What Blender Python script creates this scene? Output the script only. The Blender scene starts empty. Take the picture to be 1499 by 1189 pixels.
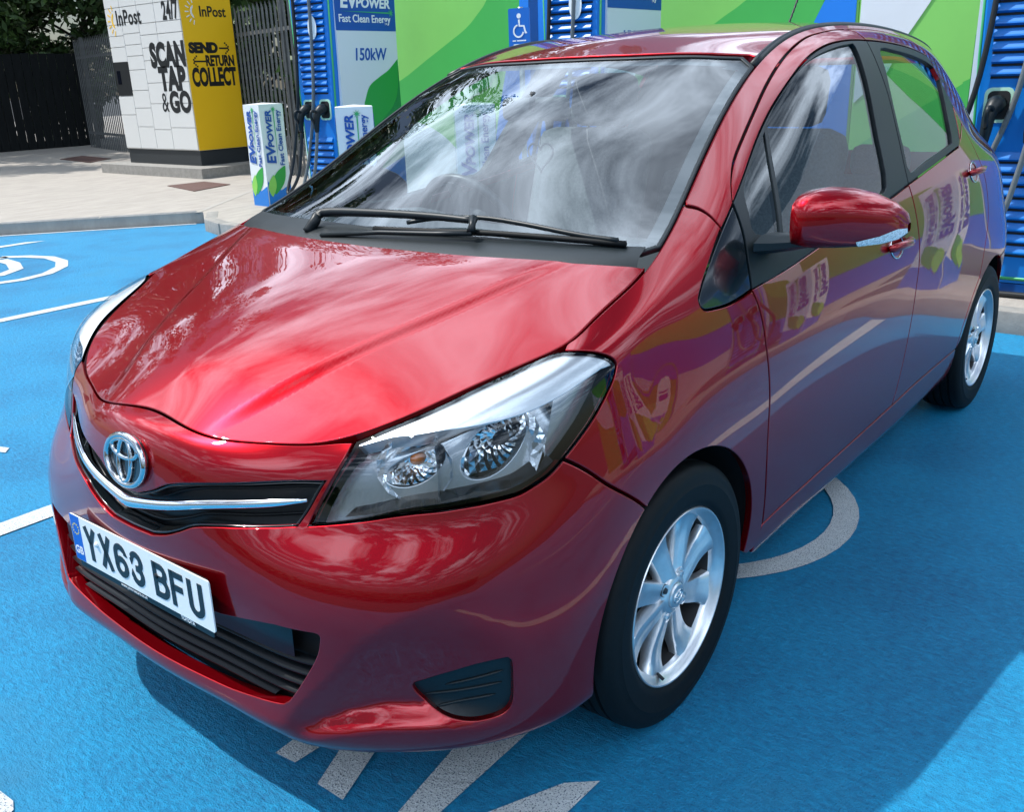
import bpy, bmesh, math, random
import numpy as np
from mathutils import Vector, Matrix
from mathutils.geometry import delaunay_2d_cdt
random.seed(7); RNG=np.random.default_rng(7)
scene=bpy.context.scene
COL=scene.collection
# ---------------- camera ----------------
cam_d=bpy.data.cameras.new('camera'); cam=bpy.data.objects.new('camera',cam_d); COL.objects.link(cam)
cR=Vector((-0.62294485,0.78152828,-0.03395966)); cU=Vector((-0.28001636,-0.18224096,0.94253863)); cF=Vector((-0.73043175,-0.59665885,-0.33236678))
m=Matrix((( cR.x,cU.x,-cF.x,1.62271342),(cR.y,cU.y,-cF.y,1.68623097),(cR.z,cU.z,-cF.z,1.39493958),(0,0,0,1)))
cam.matrix_world=m
cam_d.sensor_width=36; cam_d.lens=36*1376.619/1499; cam_d.clip_start=.02; cam_d.clip_end=3000
scene.camera=cam
# ---------------- light ----------------
SUN_FROM=Vector((.30,-.63,1.0)).normalized()           # direction towards the sun
world=bpy.data.worlds.new('World'); scene.world=world; world.use_nodes=True
nt=world.node_tree; nt.nodes.clear()
wout=nt.nodes.new('ShaderNodeOutputWorld'); bg=nt.nodes.new('ShaderNodeBackground'); bg.inputs['Strength'].default_value=.07
sky=nt.nodes.new('ShaderNodeTexSky'); sky.sky_type='NISHITA'; sky.sun_disc=False
sky.sun_elevation=math.asin(SUN_FROM.z); sky.sun_rotation=math.atan2(SUN_FROM.x,SUN_FROM.y); sky.dust_density=1.2; sky.ozone_density=1.5
# broken cumulus and streaky cirrus over the whole dome
tc=nt.nodes.new('ShaderNodeTexCoord'); sep=nt.nodes.new('ShaderNodeSeparateXYZ'); nt.links.new(tc.outputs['Generated'],sep.inputs[0])
zc=nt.nodes.new('ShaderNodeMath'); zc.operation='MAXIMUM'; zc.inputs[1].default_value=.06; nt.links.new(sep.outputs['Z'],zc.inputs[0])
dv=nt.nodes.new('ShaderNodeVectorMath'); dv.operation='DIVIDE'; cmb=nt.nodes.new('ShaderNodeCombineXYZ')
for i in range(3): nt.links.new(zc.outputs[0],cmb.inputs[i])
nt.links.new(tc.outputs['Generated'],dv.inputs[0]); nt.links.new(cmb.outputs[0],dv.inputs[1])
mp=nt.nodes.new('ShaderNodeMapping'); mp.inputs['Scale'].default_value=(1.0,1.45,1.0); mp.inputs['Rotation'].default_value=(0,0,.6); mp.inputs['Location'].default_value=(18.5,9.5,4); nt.links.new(dv.outputs[0],mp.inputs[0])
nz=nt.nodes.new('ShaderNodeTexNoise'); nz.inputs['Scale'].default_value=1.15; nz.inputs['Detail'].default_value=7; nz.inputs['Roughness'].default_value=.60; nz.inputs['Distortion'].default_value=.12
nt.links.new(mp.outputs[0],nz.inputs['Vector'])
rp=nt.nodes.new('ShaderNodeValToRGB'); rp.color_ramp.elements[0].position=.475; rp.color_ramp.elements[1].position=.645; nt.links.new(nz.outputs['Fac'],rp.inputs[0])
mixc=nt.nodes.new('ShaderNodeMix'); mixc.data_type='RGBA'; mixc.inputs['B'].default_value=(40,47,56,1)
hz_=nt.nodes.new('ShaderNodeMapRange'); hz_.inputs[1].default_value=.10; hz_.inputs[2].default_value=.34; nt.links.new(sep.outputs['Z'],hz_.inputs[0]); cm_=nt.nodes.new('ShaderNodeMath'); cm_.operation='MULTIPLY'; nt.links.new(rp.outputs[0],cm_.inputs[0]); nt.links.new(hz_.outputs[0],cm_.inputs[1]); nt.links.new(cm_.outputs[0],mixc.inputs['Factor']); nt.links.new(sky.outputs[0],mixc.inputs['A'])
nt.links.new(mixc.outputs['Result'],bg.inputs['Color']); nt.links.new(bg.outputs[0],wout.inputs[0])
sun_d=bpy.data.lights.new('sun','SUN'); sun_d.energy=5.0; sun_d.angle=math.radians(.53); sun_d.color=(1,.97,.92)
sun=bpy.data.objects.new('sun',sun_d); COL.objects.link(sun); sun.location=(4,-8,12)
sun.rotation_euler=SUN_FROM.to_track_quat('Z','Y').to_euler()
vs=scene.view_settings; vs.view_transform='Standard'; vs.look='None'; vs.exposure=0.10; vs.gamma=1.0; vs.use_curve_mapping=False
scene.cycles.max_bounces=10; scene.cycles.glossy_bounces=5; scene.cycles.transmission_bounces=8; scene.cycles.transparent_max_bounces=12
scene.cycles.caustics_reflective=False; scene.cycles.caustics_refractive=False

# ---------------- materials ----------------
MATS={}
def mat(name,color,rough=.5,metal=0.,**k):
    if name in MATS: return MATS[name]
    M=bpy.data.materials.new(name); M.use_nodes=True; b=M.node_tree.nodes['Principled BSDF']
    b.inputs['Base Color'].default_value=(*color,1); b.inputs['Roughness'].default_value=rough; b.inputs['Metallic'].default_value=metal
    for n,v in k.items():
        n=n.replace('_',' ')
        for key in b.inputs.keys():
            if key.lower()==n.lower():
                b.inputs[key].default_value=(*v,1) if isinstance(v,tuple) and len(v)==3 else v
    MATS[name]=M; return M
def nodes(M): return M.node_tree.nodes,M.node_tree.links,M.node_tree.nodes['Principled BSDF']
def add_noise(M,scale=20,amount=.25,detail=6,bump=0.,bscale=None,rough=0.,coord='Object',stretch=(1,1,1),dist=.002):
    """vary the base colour (and roughness / fine relief) of a material with noise"""
    N,L,b=nodes(M); t=N.new('ShaderNodeTexCoord'); mp=N.new('ShaderNodeMapping'); mp.inputs['Scale'].default_value=stretch
    L.new(t.outputs[coord],mp.inputs[0]); n=N.new('ShaderNodeTexNoise'); n.inputs['Scale'].default_value=scale; n.inputs['Detail'].default_value=detail; n.inputs['Roughness'].default_value=.65
    L.new(mp.outputs[0],n.inputs['Vector']); c=b.inputs['Base Color'].default_value[:]
    if amount>0:
        mx=N.new('ShaderNodeMix'); mx.data_type='RGBA'; mr=N.new('ShaderNodeMapRange'); mr.inputs[1].default_value=.3; mr.inputs[2].default_value=.7
        L.new(n.outputs['Fac'],mr.inputs[0]); L.new(mr.outputs[0],mx.inputs['Factor'])
        mx.inputs['A'].default_value=(*[x*(1-amount) for x in c[:3]],1); mx.inputs['B'].default_value=(*[min(1,x*(1+amount)) for x in c[:3]],1)
        L.new(mx.outputs['Result'],b.inputs['Base Color'])
    if rough>0:
        r=b.inputs['Roughness'].default_value; mr2=N.new('ShaderNodeMapRange'); mr2.inputs[1].default_value=.3; mr2.inputs[2].default_value=.7
        mr2.inputs[3].default_value=max(0,r-rough); mr2.inputs[4].default_value=min(1,r+rough); L.new(n.outputs['Fac'],mr2.inputs[0]); L.new(mr2.outputs[0],b.inputs['Roughness'])
    if bump>0:
        n2=n
        if bscale:
            n2=N.new('ShaderNodeTexNoise'); n2.inputs['Scale'].default_value=bscale; n2.inputs['Detail'].default_value=4; L.new(mp.outputs[0],n2.inputs['Vector'])
        bp=N.new('ShaderNodeBump'); bp.inputs['Strength'].default_value=bump; bp.inputs['Distance'].default_value=dist; L.new(n2.outputs['Fac'],bp.inputs['Height']); L.new(bp.outputs[0],b.inputs['Normal'])
    return M
PAINT=mat('red_metallic_paint',(.33,.0008,.0065),.30,.76,Coat_Weight=1.0,Coat_Roughness=.008,Coat_IOR=1.50,Specular_IOR_Level=.0)
add_noise(PAINT,900,.10,2,bump=.02,dist=.0004)
BLACKP=mat('satin_black_plastic',(.006,.011,.014),.42,0,Specular_IOR_Level=.35); add_noise(BLACKP,300,.2,2,bump=.05,dist=.0005)
GLOSSB=mat('gloss_black_trim',(.006,.01,.013),.12,0,Coat_Weight=.5)
RUBBER=mat('tyre_rubber',(.0035,.005,.006),.6,0,Specular_IOR_Level=.22); add_noise(RUBBER,60,.3,4,bump=.1,dist=.0008)
CHROME=mat('chrome',(.82,.84,.86),.06,1.0)
SILVER=mat('silver_alloy',(.78,.80,.82),.30,.85); add_noise(SILVER,40,.06,3)
DARK=mat('dark_void',(.006,.008,.010),.8)
def glass_mat(name,tint,rough=.0,refl=1.45,dens=None):
    """thin clear pane: transparent tinted body under a fresnel reflection"""
    M=bpy.data.materials.new(name); M.use_nodes=True; N=M.node_tree.nodes; L=M.node_tree.links; N.clear()
    o=N.new('ShaderNodeOutputMaterial'); t=N.new('ShaderNodeBsdfTransparent'); t.inputs[0].default_value=(*tint,1)
    g=N.new('ShaderNodeBsdfGlossy'); g.inputs['Roughness'].default_value=rough; g.inputs['Color'].default_value=(1,1,1,1)
    f=N.new('ShaderNodeFresnel'); ge=N.new('ShaderNodeNewGeometry'); im=N.new('ShaderNodeMix'); im.inputs['A'].default_value=refl; im.inputs['B'].default_value=1/refl; L.new(ge.outputs['Backfacing'],im.inputs['Factor']); L.new(im.outputs['Result'],f.inputs['IOR']); mx=N.new('ShaderNodeMixShader')
    L.new(f.outputs[0],mx.inputs[0]); L.new(t.outputs[0],mx.inputs[1]); L.new(g.outputs[0],mx.inputs[2]); L.new(mx.outputs[0],o.inputs[0])
    MATS[name]=M; return M
WSGLASS=glass_mat('windscreen_glass',(.82,.91,.93),0,1.85)
SIDEGLASS=glass_mat('side_window_glass',(.55,.66,.66),0,1.62)
LENS=glass_mat('clear_lens',(.93,.95,.96),.0,1.6)
# ---------------- object helpers ----------------
def link(o,parent=None):
    COL.objects.link(o)
    if parent is not None: o.parent=parent
    return o
def empty(name,label,cat,loc=(0,0,0),rz=0,group=None):
    o=bpy.data.objects.new(name,None); o.empty_display_size=.2; link(o); o.location=loc; o.rotation_euler=(0,0,rz)
    o['label']=label; o['category']=cat
    if group: o['group']=group
    return o
def tag(o,label=None,cat=None,group=None,kind=None):
    if label: o['label']=label
    if cat: o['category']=cat
    if group: o['group']=group
    if kind: o['kind']=kind
    return o
def mesh(name,V,F,mats,parent=None,smooth=True,normals=None,mi=None):
    me=bpy.data.meshes.new(name); me.from_pydata([tuple(map(float,v)) for v in V],[],[tuple(map(int,f)) for f in F]); 
    if not isinstance(mats,(list,tuple)): mats=[mats]
    for a in mats: me.materials.append(a)
    if mi is not None: me.polygons.foreach_set('material_index',np.asarray(mi,dtype=np.int32))
    me.polygons.foreach_set('use_smooth',np.full(len(me.polygons),bool(smooth)))
    me.update()
    if normals is not None: me.normals_split_custom_set_from_vertices([tuple(map(float,n)) for n in normals])
    return link(bpy.data.objects.new(name,me),parent)
class MB:
    """collects shapes, then makes ONE mesh object"""
    def __init__(s): s.V=[];s.F=[];s.M=[]
    def add(s,V,F,m=0):
        b=len(s.V); s.V+= [tuple(v) for v in V]; s.F+=[tuple(i+b for i in f) for f in F]; s.M+=[m]*len(F); return s
    def box(s,c,d,m=0,T=None,bev=0):
        c=np.array(c,float);h=np.array(d,float)/2
        if bev>0:
            b=min(bev,*(h*.9)); V=[];
            bm=bmesh.new(); bmesh.ops.create_cube(bm,size=1)
            for v in bm.verts: v.co=Vector((v.co.x*2*h[0],v.co.y*2*h[1],v.co.z*2*h[2]))
            bmesh.ops.bevel(bm,geom=bm.edges[:],offset=b,segments=2,affect='EDGES',profile=.5); bm.verts.index_update()
            V=[np.array(v.co)+c for v in bm.verts]; F=[[v.index for v in f.verts] for f in bm.faces]; bm.free()
        else:
            V=[c+h*np.array([x,y,z]) for x in(-1,1) for y in(-1,1) for z in(-1,1)]
            F=[(0,1,3,2),(4,6,7,5),(0,4,5,1),(2,3,7,6),(0,2,6,4),(1,5,7,3)]
        if T is not None: V=[tuple(T@Vector(v)) for v in V]
        return s.add(V,F,m)
    def tube(s,pts,r,n=8,m=0,caps=True,sx=1.0):
        P=np.array(pts,float);r=np.broadcast_to(np.asarray(r,float),(len(P),))
        V=[];t=np.gradient(P,axis=0);t/=np.linalg.norm(t,axis=1,keepdims=True)+1e-12
        a=np.array([0,0,1.]) if abs(t[0,2])<.9 else np.array([1.,0,0]); 
        for i in range(len(P)):
            x=np.cross(t[i],a);x/=np.linalg.norm(x)+1e-12;y=np.cross(x,t[i]);a=y
            for k in range(n):
                q=2*math.pi*k/n;V.append(P[i]+r[i]*(math.cos(q)*x*sx+math.sin(q)*y))
        F=[(i*n+k,i*n+(k+1)%n,(i+1)*n+(k+1)%n,(i+1)*n+k) for i in range(len(P)-1) for k in range(n)]
        if caps: F+=[tuple(range(n))[::-1],tuple((len(P)-1)*n+k for k in range(n))]
        return s.add(V,F,m)
    def lathe(s,prof,n=48,axis='y',c=(0,0,0),m=0):
        """profile of (radius, axial) pairs turned round an axis"""
        V=[]
        for r,a in prof:
            for k in range(n):
                q=2*math.pi*k/n;p=(r*math.cos(q),a,r*math.sin(q)) if axis=='y' else ((r*math.cos(q),r*math.sin(q),a) if axis=='z' else (a,r*math.cos(q),r*math.sin(q)))
                V.append(np.array(p)+np.array(c))
        N=len(prof);F=[(i*n+k,(i+1)*n+k,(i+1)*n+(k+1)%n,i*n+(k+1)%n) for i in range(N-1) for k in range(n)]
        return s.add(V,F,m)
    def prism(s,poly,z0,z1,m=0,T=None):
        """extruded polygon (2D list) along local z"""
        n=len(poly);V=[(x,y,z0) for x,y in poly]+[(x,y,z1) for x,y in poly]
        tris=[tuple(t) for t in bpy_tess(poly)]
        F=[tuple(reversed(t)) for t in tris]+[tuple(i+n for i in t) for t in tris]+[(i,(i+1)%n,(i+1)%n+n,i+n) for i in range(n)]
        if T is not None: V=[tuple(T@Vector(v)) for v in V]
        return s.add(V,F,m)
    def build(s,name,mats,parent=None,smooth=False,auto=None,loc=None,rot=None):
        o=mesh(name,s.V,s.F,mats,parent,smooth,mi=s.M)
        if auto is not None:
            me=o.data; me.polygons.foreach_set('use_smooth',np.ones(len(me.polygons),bool)); me.set_sharp_from_angle(angle=math.radians(auto))
        if loc is not None:o.location=loc
        if rot is not None:o.rotation_euler=rot
        return o
def bpy_tess(poly):
    from mathutils.geometry import tessellate_polygon
    return tessellate_polygon([[Vector((x,y,0)) for x,y in poly]])
def frame(o,x,y=None,z=None):
    """4x4 with given origin and axes"""
    x=Vector(x).normalized();z=Vector(z).normalized();y=z.cross(x).normalized();x=y.cross(z)
    return Matrix(((x.x,y.x,z.x,o[0]),(x.y,y.y,z.y,o[1]),(x.z,y.z,z.z,o[2]),(0,0,0,1)))
def text_mesh(name,body,M,T,size=.1,parent=None,sx=1.0,bold=0.,shear=0.,align='CENTER',depth=.0015,spacing=1.0):
    c=bpy.data.curves.new(name,'FONT'); c.body=body; c.size=size; c.align_x=align; c.align_y='CENTER'; c.offset=bold; c.shear=shear; c.extrude=depth; c.resolution_u=4; c.space_character=spacing
    t=bpy.data.objects.new(name,c); COL.objects.link(t); dg=bpy.context.evaluated_depsgraph_get()
    me=bpy.data.meshes.new_from_object(t.evaluated_get(dg)); bpy.data.objects.remove(t); me.name=name
    me.transform(Matrix.Diagonal((sx,1,1,1))); me.transform(T); me.materials.clear(); me.materials.append(M)
    return link(bpy.data.objects.new(name,me),parent)
def crom(P,n=6,closed=False):
    """Catmull-Rom through points"""
    P=[np.array(p,float) for p in P]
    if len(P)<3 and not closed: return [P[0]*(1-t)+P[-1]*t for t in np.linspace(0,1,n+1)]
    Q=[P[-1]]+P+[P[0],P[1]] if closed else [2*P[0]-P[1]]+P+[2*P[-1]-P[-2]]
    out=[]
    for i in range(1,len(Q)-2):
        a,b,c,d=Q[i-1:i+3]
        for t in np.arange(n)/n: out.append(.5*((2*b)+(-a+c)*t+(2*a-5*b+4*c-d)*t*t+(-a+3*b-3*c+d)*t**3))
    if not closed: out.append(P[-1])
    return out
def loop(*segs,n=6):
    """closed outline from smooth segments; corners where segments meet"""
    out=[]
    for s in segs:
        c=crom(s,n) if len(s)>2 else [np.array(q,float) for q in s]
        for q in c:
            if not out or np.abs(q-out[-1]).max()>1e-6: out.append(q)
    if np.abs(out[0]-out[-1]).max()<1e-6: out.pop()
    return np.array(out)
def inpoly(p,L):
    x,y=p[:,0],p[:,1];r=np.zeros(len(p),bool);a=L;b=np.roll(L,-1,0)
    for (x0,y0),(x1,y1) in zip(a,b):
        c=((y0>y)!=(y1>y))
        if c.any():
            with np.errstate(divide='ignore',invalid='ignore'): xi=(x1-x0)*(y-y0)/(y1-y0)+x0
            r^=c&(x<xi)
    return r
def pdist(p,L):
    d=np.full(len(p),1e9);a=L;b=np.roll(L,-1,0)
    for q0,q1 in zip(a,b):
        e=q1-q0;t=np.clip(((p-q0)@e)/(e@e+1e-18),0,1);d=np.minimum(d,np.hypot(*((p-q0)-t[:,None]*e).T))
    return d
def area(L): x,y=L.T;return .5*np.sum(x*np.roll(y,-1)-np.roll(x,-1)*y)
def resample(L,d):
    out=[]
    for a,b in zip(L,np.roll(L,-1,0)):
        n=max(1,int(math.ceil(np.hypot(*(b-a))/d)))
        for k in range(n): out.append(a+(b-a)*k/n)
    out=np.array(out);keep=[0]
    for i in range(1,len(out)):
        if np.hypot(*(out[i]-out[keep[-1]]))>d*.25: keep.append(i)
    return out[keep]
def inset(L,g):
    """move a closed outline inwards by g (outline any orientation)"""
    s=1 if area(L)>0 else -1
    e1=L-np.roll(L,1,0);e2=np.roll(L,-1,0)-L
    n1=np.c_[-e1[:,1],e1[:,0]];n2=np.c_[-e2[:,1],e2[:,0]]
    n1/=np.linalg.norm(n1,axis=1,keepdims=True)+1e-12;n2/=np.linalg.norm(n2,axis=1,keepdims=True)+1e-12
    n=n1+n2;l=np.linalg.norm(n,axis=1,keepdims=True);n=n/np.maximum(l,1e-9);c=np.maximum((n*n1).sum(1,keepdims=True),.45)
    return L+s*g*n/c
def panel(name,net,loops,M,parent,d=.02,gap=.0026,r=.0024,flange=.016,off=0.,disp=None,smooth_uv=True):
    """sheet of a master surface cut to an outline (loops[0]) with holes (loops[1:]): rounded edges folded inwards"""
    L0=loops[0];lo=L0.min(0);hi=L0.max(0);mid=(lo+hi)/2
    def arcmap(ax):
        t=np.linspace(lo[ax]-.05,hi[ax]+.05,400)
        best=None
        acc=0
        for f in (.25,.5,.75):
            o=lo[1-ax]+(hi[1-ax]-lo[1-ax])*f; P=net.ev(t,np.full_like(t,o)) if ax==0 else net.ev(np.full_like(t,o),t)
            acc=acc+np.r_[0,np.cumsum(np.linalg.norm(np.diff(P,axis=0),axis=1))]
        s=acc/3;s=s+np.arange(400)*1e-7;return t,s
    tu,su=arcmap(0);tv,sv=arcmap(1)
    fw=lambda L:np.c_[np.interp(L[:,0],tu,su),np.interp(L[:,1],tv,sv)]
    bk=lambda L:(np.interp(L[:,0],su,tu),np.interp(L[:,1],sv,tv))
    def S(L,o=0.):
        u,v=bk(L);P=net.ev(u,v);N=net.nrm(u,v)
        P=P+N*(off if disp is None else (off+disp(u,v))[:,None])
        return P,N
    W=[resample(fw(np.asarray(l)),d*.5) for l in loops]
    rings0=[inset(w,(gap+r)*(1 if i==0 else -1)) for i,w in enumerate(W)]
    rings1=[inset(w,(gap+.3*r)*(1 if i==0 else -1)) for i,w in enumerate(W)]
    rings2=[inset(w,gap*(1 if i==0 else -1)) for i,w in enumerate(W)]
    o=rings0[0];gx=np.arange(o[:,0].min(),o[:,0].max(),d);gy=np.arange(o[:,1].min(),o[:,1].max(),d)
    G=np.array(np.meshgrid(gx,gy,indexing='ij')).reshape(2,-1).T;G=G+((np.arange(len(G))%2)[:,None])*1e-5
    k=inpoly(G,o)
    for h in rings0[1:]: k&=~inpoly(G,h)
    G=G[k]
    for h in rings0: G=G[pdist(G,h)>d*.42]
    pts=np.concatenate(rings0+[G]);E=[];b=0
    for h in rings0: E+=[(b+i,b+(i+1)%len(h)) for i in range(len(h))];b+=len(h)
    vo,_,fo,orig,_,_=delaunay_2d_cdt([Vector(p) for p in pts],E,[],0,1e-7)
    vo=np.array([(v.x,v.y) for v in vo]);fo=np.array([f for f in fo if len(f)==3])
    c=vo[fo].mean(1);k=inpoly(c,o)
    for h in rings0[1:]: k&=~inpoly(c,h)
    fo=fo[k]
    P,N=S(vo)
    if disp is not None:
        N=N*0
        for t3 in (fo,):
            fn=np.cross(P[t3[:,1]]-P[t3[:,0]],P[t3[:,2]]-P[t3[:,0]])
            for i in range(3): np.add.at(N,t3[:,i],fn)
        N/=np.linalg.norm(N,axis=1,keepdims=True)+1e-12
        _,N0=S(vo);N*=np.sign((N*N0).sum(1,keepdims=True))
    flip=np.sign((np.cross(P[fo[:,1]]-P[fo[:,0]],P[fo[:,2]]-P[fo[:,0]])*N[fo[:,0]]).sum(1).mean())
    # outward: away from the car's spine
    cen=P.mean(0);ref=np.array([min(max(cen[0],-2.2),-.2),0,.55]);outw=np.sign((N*(P-ref)).sum(1).mean())
    N=N*outw;flip*=outw;VV=[P];NN=[N];FF=[list(map(tuple,fo if flip>0 else fo[:,::-1]))];nv=len(P)
    if flange>0:
        idx={};inv={}
        for i,os in enumerate(orig):
            for q in os: inv[q]=i
        b=0
        for h,(q0,q1,q2) in enumerate(zip(rings0,rings1,rings2)):
            n=len(q0);A,NA=S(q0);NA=NA*outw
            ou=S(q2)[0]-A;ou/=np.linalg.norm(ou,axis=1,keepdims=True)+1e-12
            B=S(q1)[0]-NA*r*.3;Cc=S(q2)[0]-NA*r;D=S(q2)[0]-NA*flange
            VV+=[B,Cc,D];NN+=[(NA+ou)*.7071,ou,ou];i0=[inv[b+i] for i in range(n)];F=[]
            for i in range(n):
                j=(i+1)%n
                F+=[(i0[i],i0[j],nv+j,nv+i),(nv+i,nv+j,nv+n+j,nv+n+i),(nv+n+i,nv+n+j,nv+2*n+j,nv+2*n+i)]
            fl=(area(q0)>0)==(h==0)
            # orientation is only cosmetic; surfaces are shaded from both sides
            FF.append(F if fl!=(flip>0) else [f[::-1] for f in F]);nv+=3*n;b+=n
    return mesh(name,np.concatenate(VV),sum(FF,[]),M,parent,True,np.concatenate(NN))
def uv_xz(x,z,u,v):
    """surface parameters of SIDE at a given (x,z)"""
    for _ in range(30):
        p=SIDE.ev(u,v);e=1e-4;a=(SIDE.ev(u+e,v)-p)/e;b=(SIDE.ev(u,v+e)-p)/e
        s=np.linalg.solve([[a[0],b[0]],[a[2],b[2]]],[x-p[0],z-p[2]]);u=float(np.clip(u+np.clip(s[0],-.5,.5),0,23));v=float(np.clip(v+np.clip(s[1],-.8,.8),0,16))
    return (u,v)
def flipu(L): L=np.array(L);return L*[-1,1]

# ---------------- car master surfaces ----------------
# ---------------- car master surfaces (B-spline nets) ----------------
def pchip(xk,yk,x):
    xk=np.asarray(xk,float);yk=np.asarray(yk,float);x=np.asarray(x,float)
    n=len(xk);h=np.diff(xk);dl=np.diff(yk)/h;m=np.zeros(n)
    for i in range(1,n-1):
        if dl[i-1]*dl[i]>0:
            w1=2*h[i]+h[i-1];w2=h[i]+2*h[i-1];m[i]=(w1+w2)/(w1/dl[i-1]+w2/dl[i])
    m[0]=dl[0];m[-1]=dl[-1]
    j=np.clip(np.searchsorted(xk,x)-1,0,n-2);t=(x-xk[j])/h[j]
    return yk[j]*(1+2*t)*(1-t)**2+m[j]*h[j]*t*(1-t)**2+yk[j+1]*t*t*(3-2*t)+m[j+1]*h[j]*t*t*(t-1)
class Net:
    """uniform cubic B-spline surface through (nearly) a grid of points Q[col,row,3]; sym mirrors in y at col 0 (1), last (2)"""
    def __init__(s,Q,sym=0,it=4):
        s.Q=np.array(Q,float);s.sym=sym;s.n,s.m=s.Q.shape[:2];s.P=s.Q.copy()
        U,V=np.meshgrid(np.arange(s.n),np.arange(s.m),indexing='ij')
        for k in range(it):
            s._ext();E=s.Q-s.ev(U.ravel(),V.ravel()).reshape(s.n,s.m,3);s.P+=E
        s._ext()
    def _ext(s):
        P=s.P;M=np.array([1,-1,1.])
        a=P[1]*M if s.sym&1 else 2*P[0]-P[1]
        b=P[-2]*M if s.sym&2 else 2*P[-1]-P[-2]
        E=np.concatenate([a[None],P,b[None]],0)
        s.E=np.concatenate([2*E[:,:1]-E[:,1:2],E,2*E[:,-1:]-E[:,-2:-1]],1)
    @staticmethod
    def _b(t,d=0):
        if d==0: return np.stack([(1-t)**3,3*t**3-6*t**2+4,-3*t**3+3*t**2+3*t+1,t**3],-1)/6
        return np.stack([-3*(1-t)**2,9*t**2-12*t,-9*t**2+6*t+3,3*t**2],-1)/6
    def ev(s,u,v,du=0,dv=0):
        u=np.asarray(u,float);v=np.asarray(v,float)
        i=np.clip(np.floor(u).astype(int),0,s.n-2);j=np.clip(np.floor(v).astype(int),0,s.m-2)
        bu=s._b(u-i,du);bv=s._b(v-j,dv);out=0
        for a in range(4):
            for b in range(4): out=out+(bu[...,a]*bv[...,b])[...,None]*s.E[i+a,j+b]
        return out
    def nrm(s,u,v):
        n=np.cross(s.ev(u,v,1,0),s.ev(u,v,0,1));return n/np.maximum(np.linalg.norm(n,axis=-1,keepdims=True),1e-12)
def col(keys,m=17):
    r=[k[0] for k in keys];out=np.zeros((m,3))
    for c in range(3): out[:,c]=pchip(r,[k[1+c] for k in keys],np.arange(m))
    return out
def colz(y,xz): return [(r,x,y,z) for r,x,z in xz]          # column at constant y
def colx(x,yz): return [(r,x,y,z) for r,y,z in yz]          # column at constant x
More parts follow.
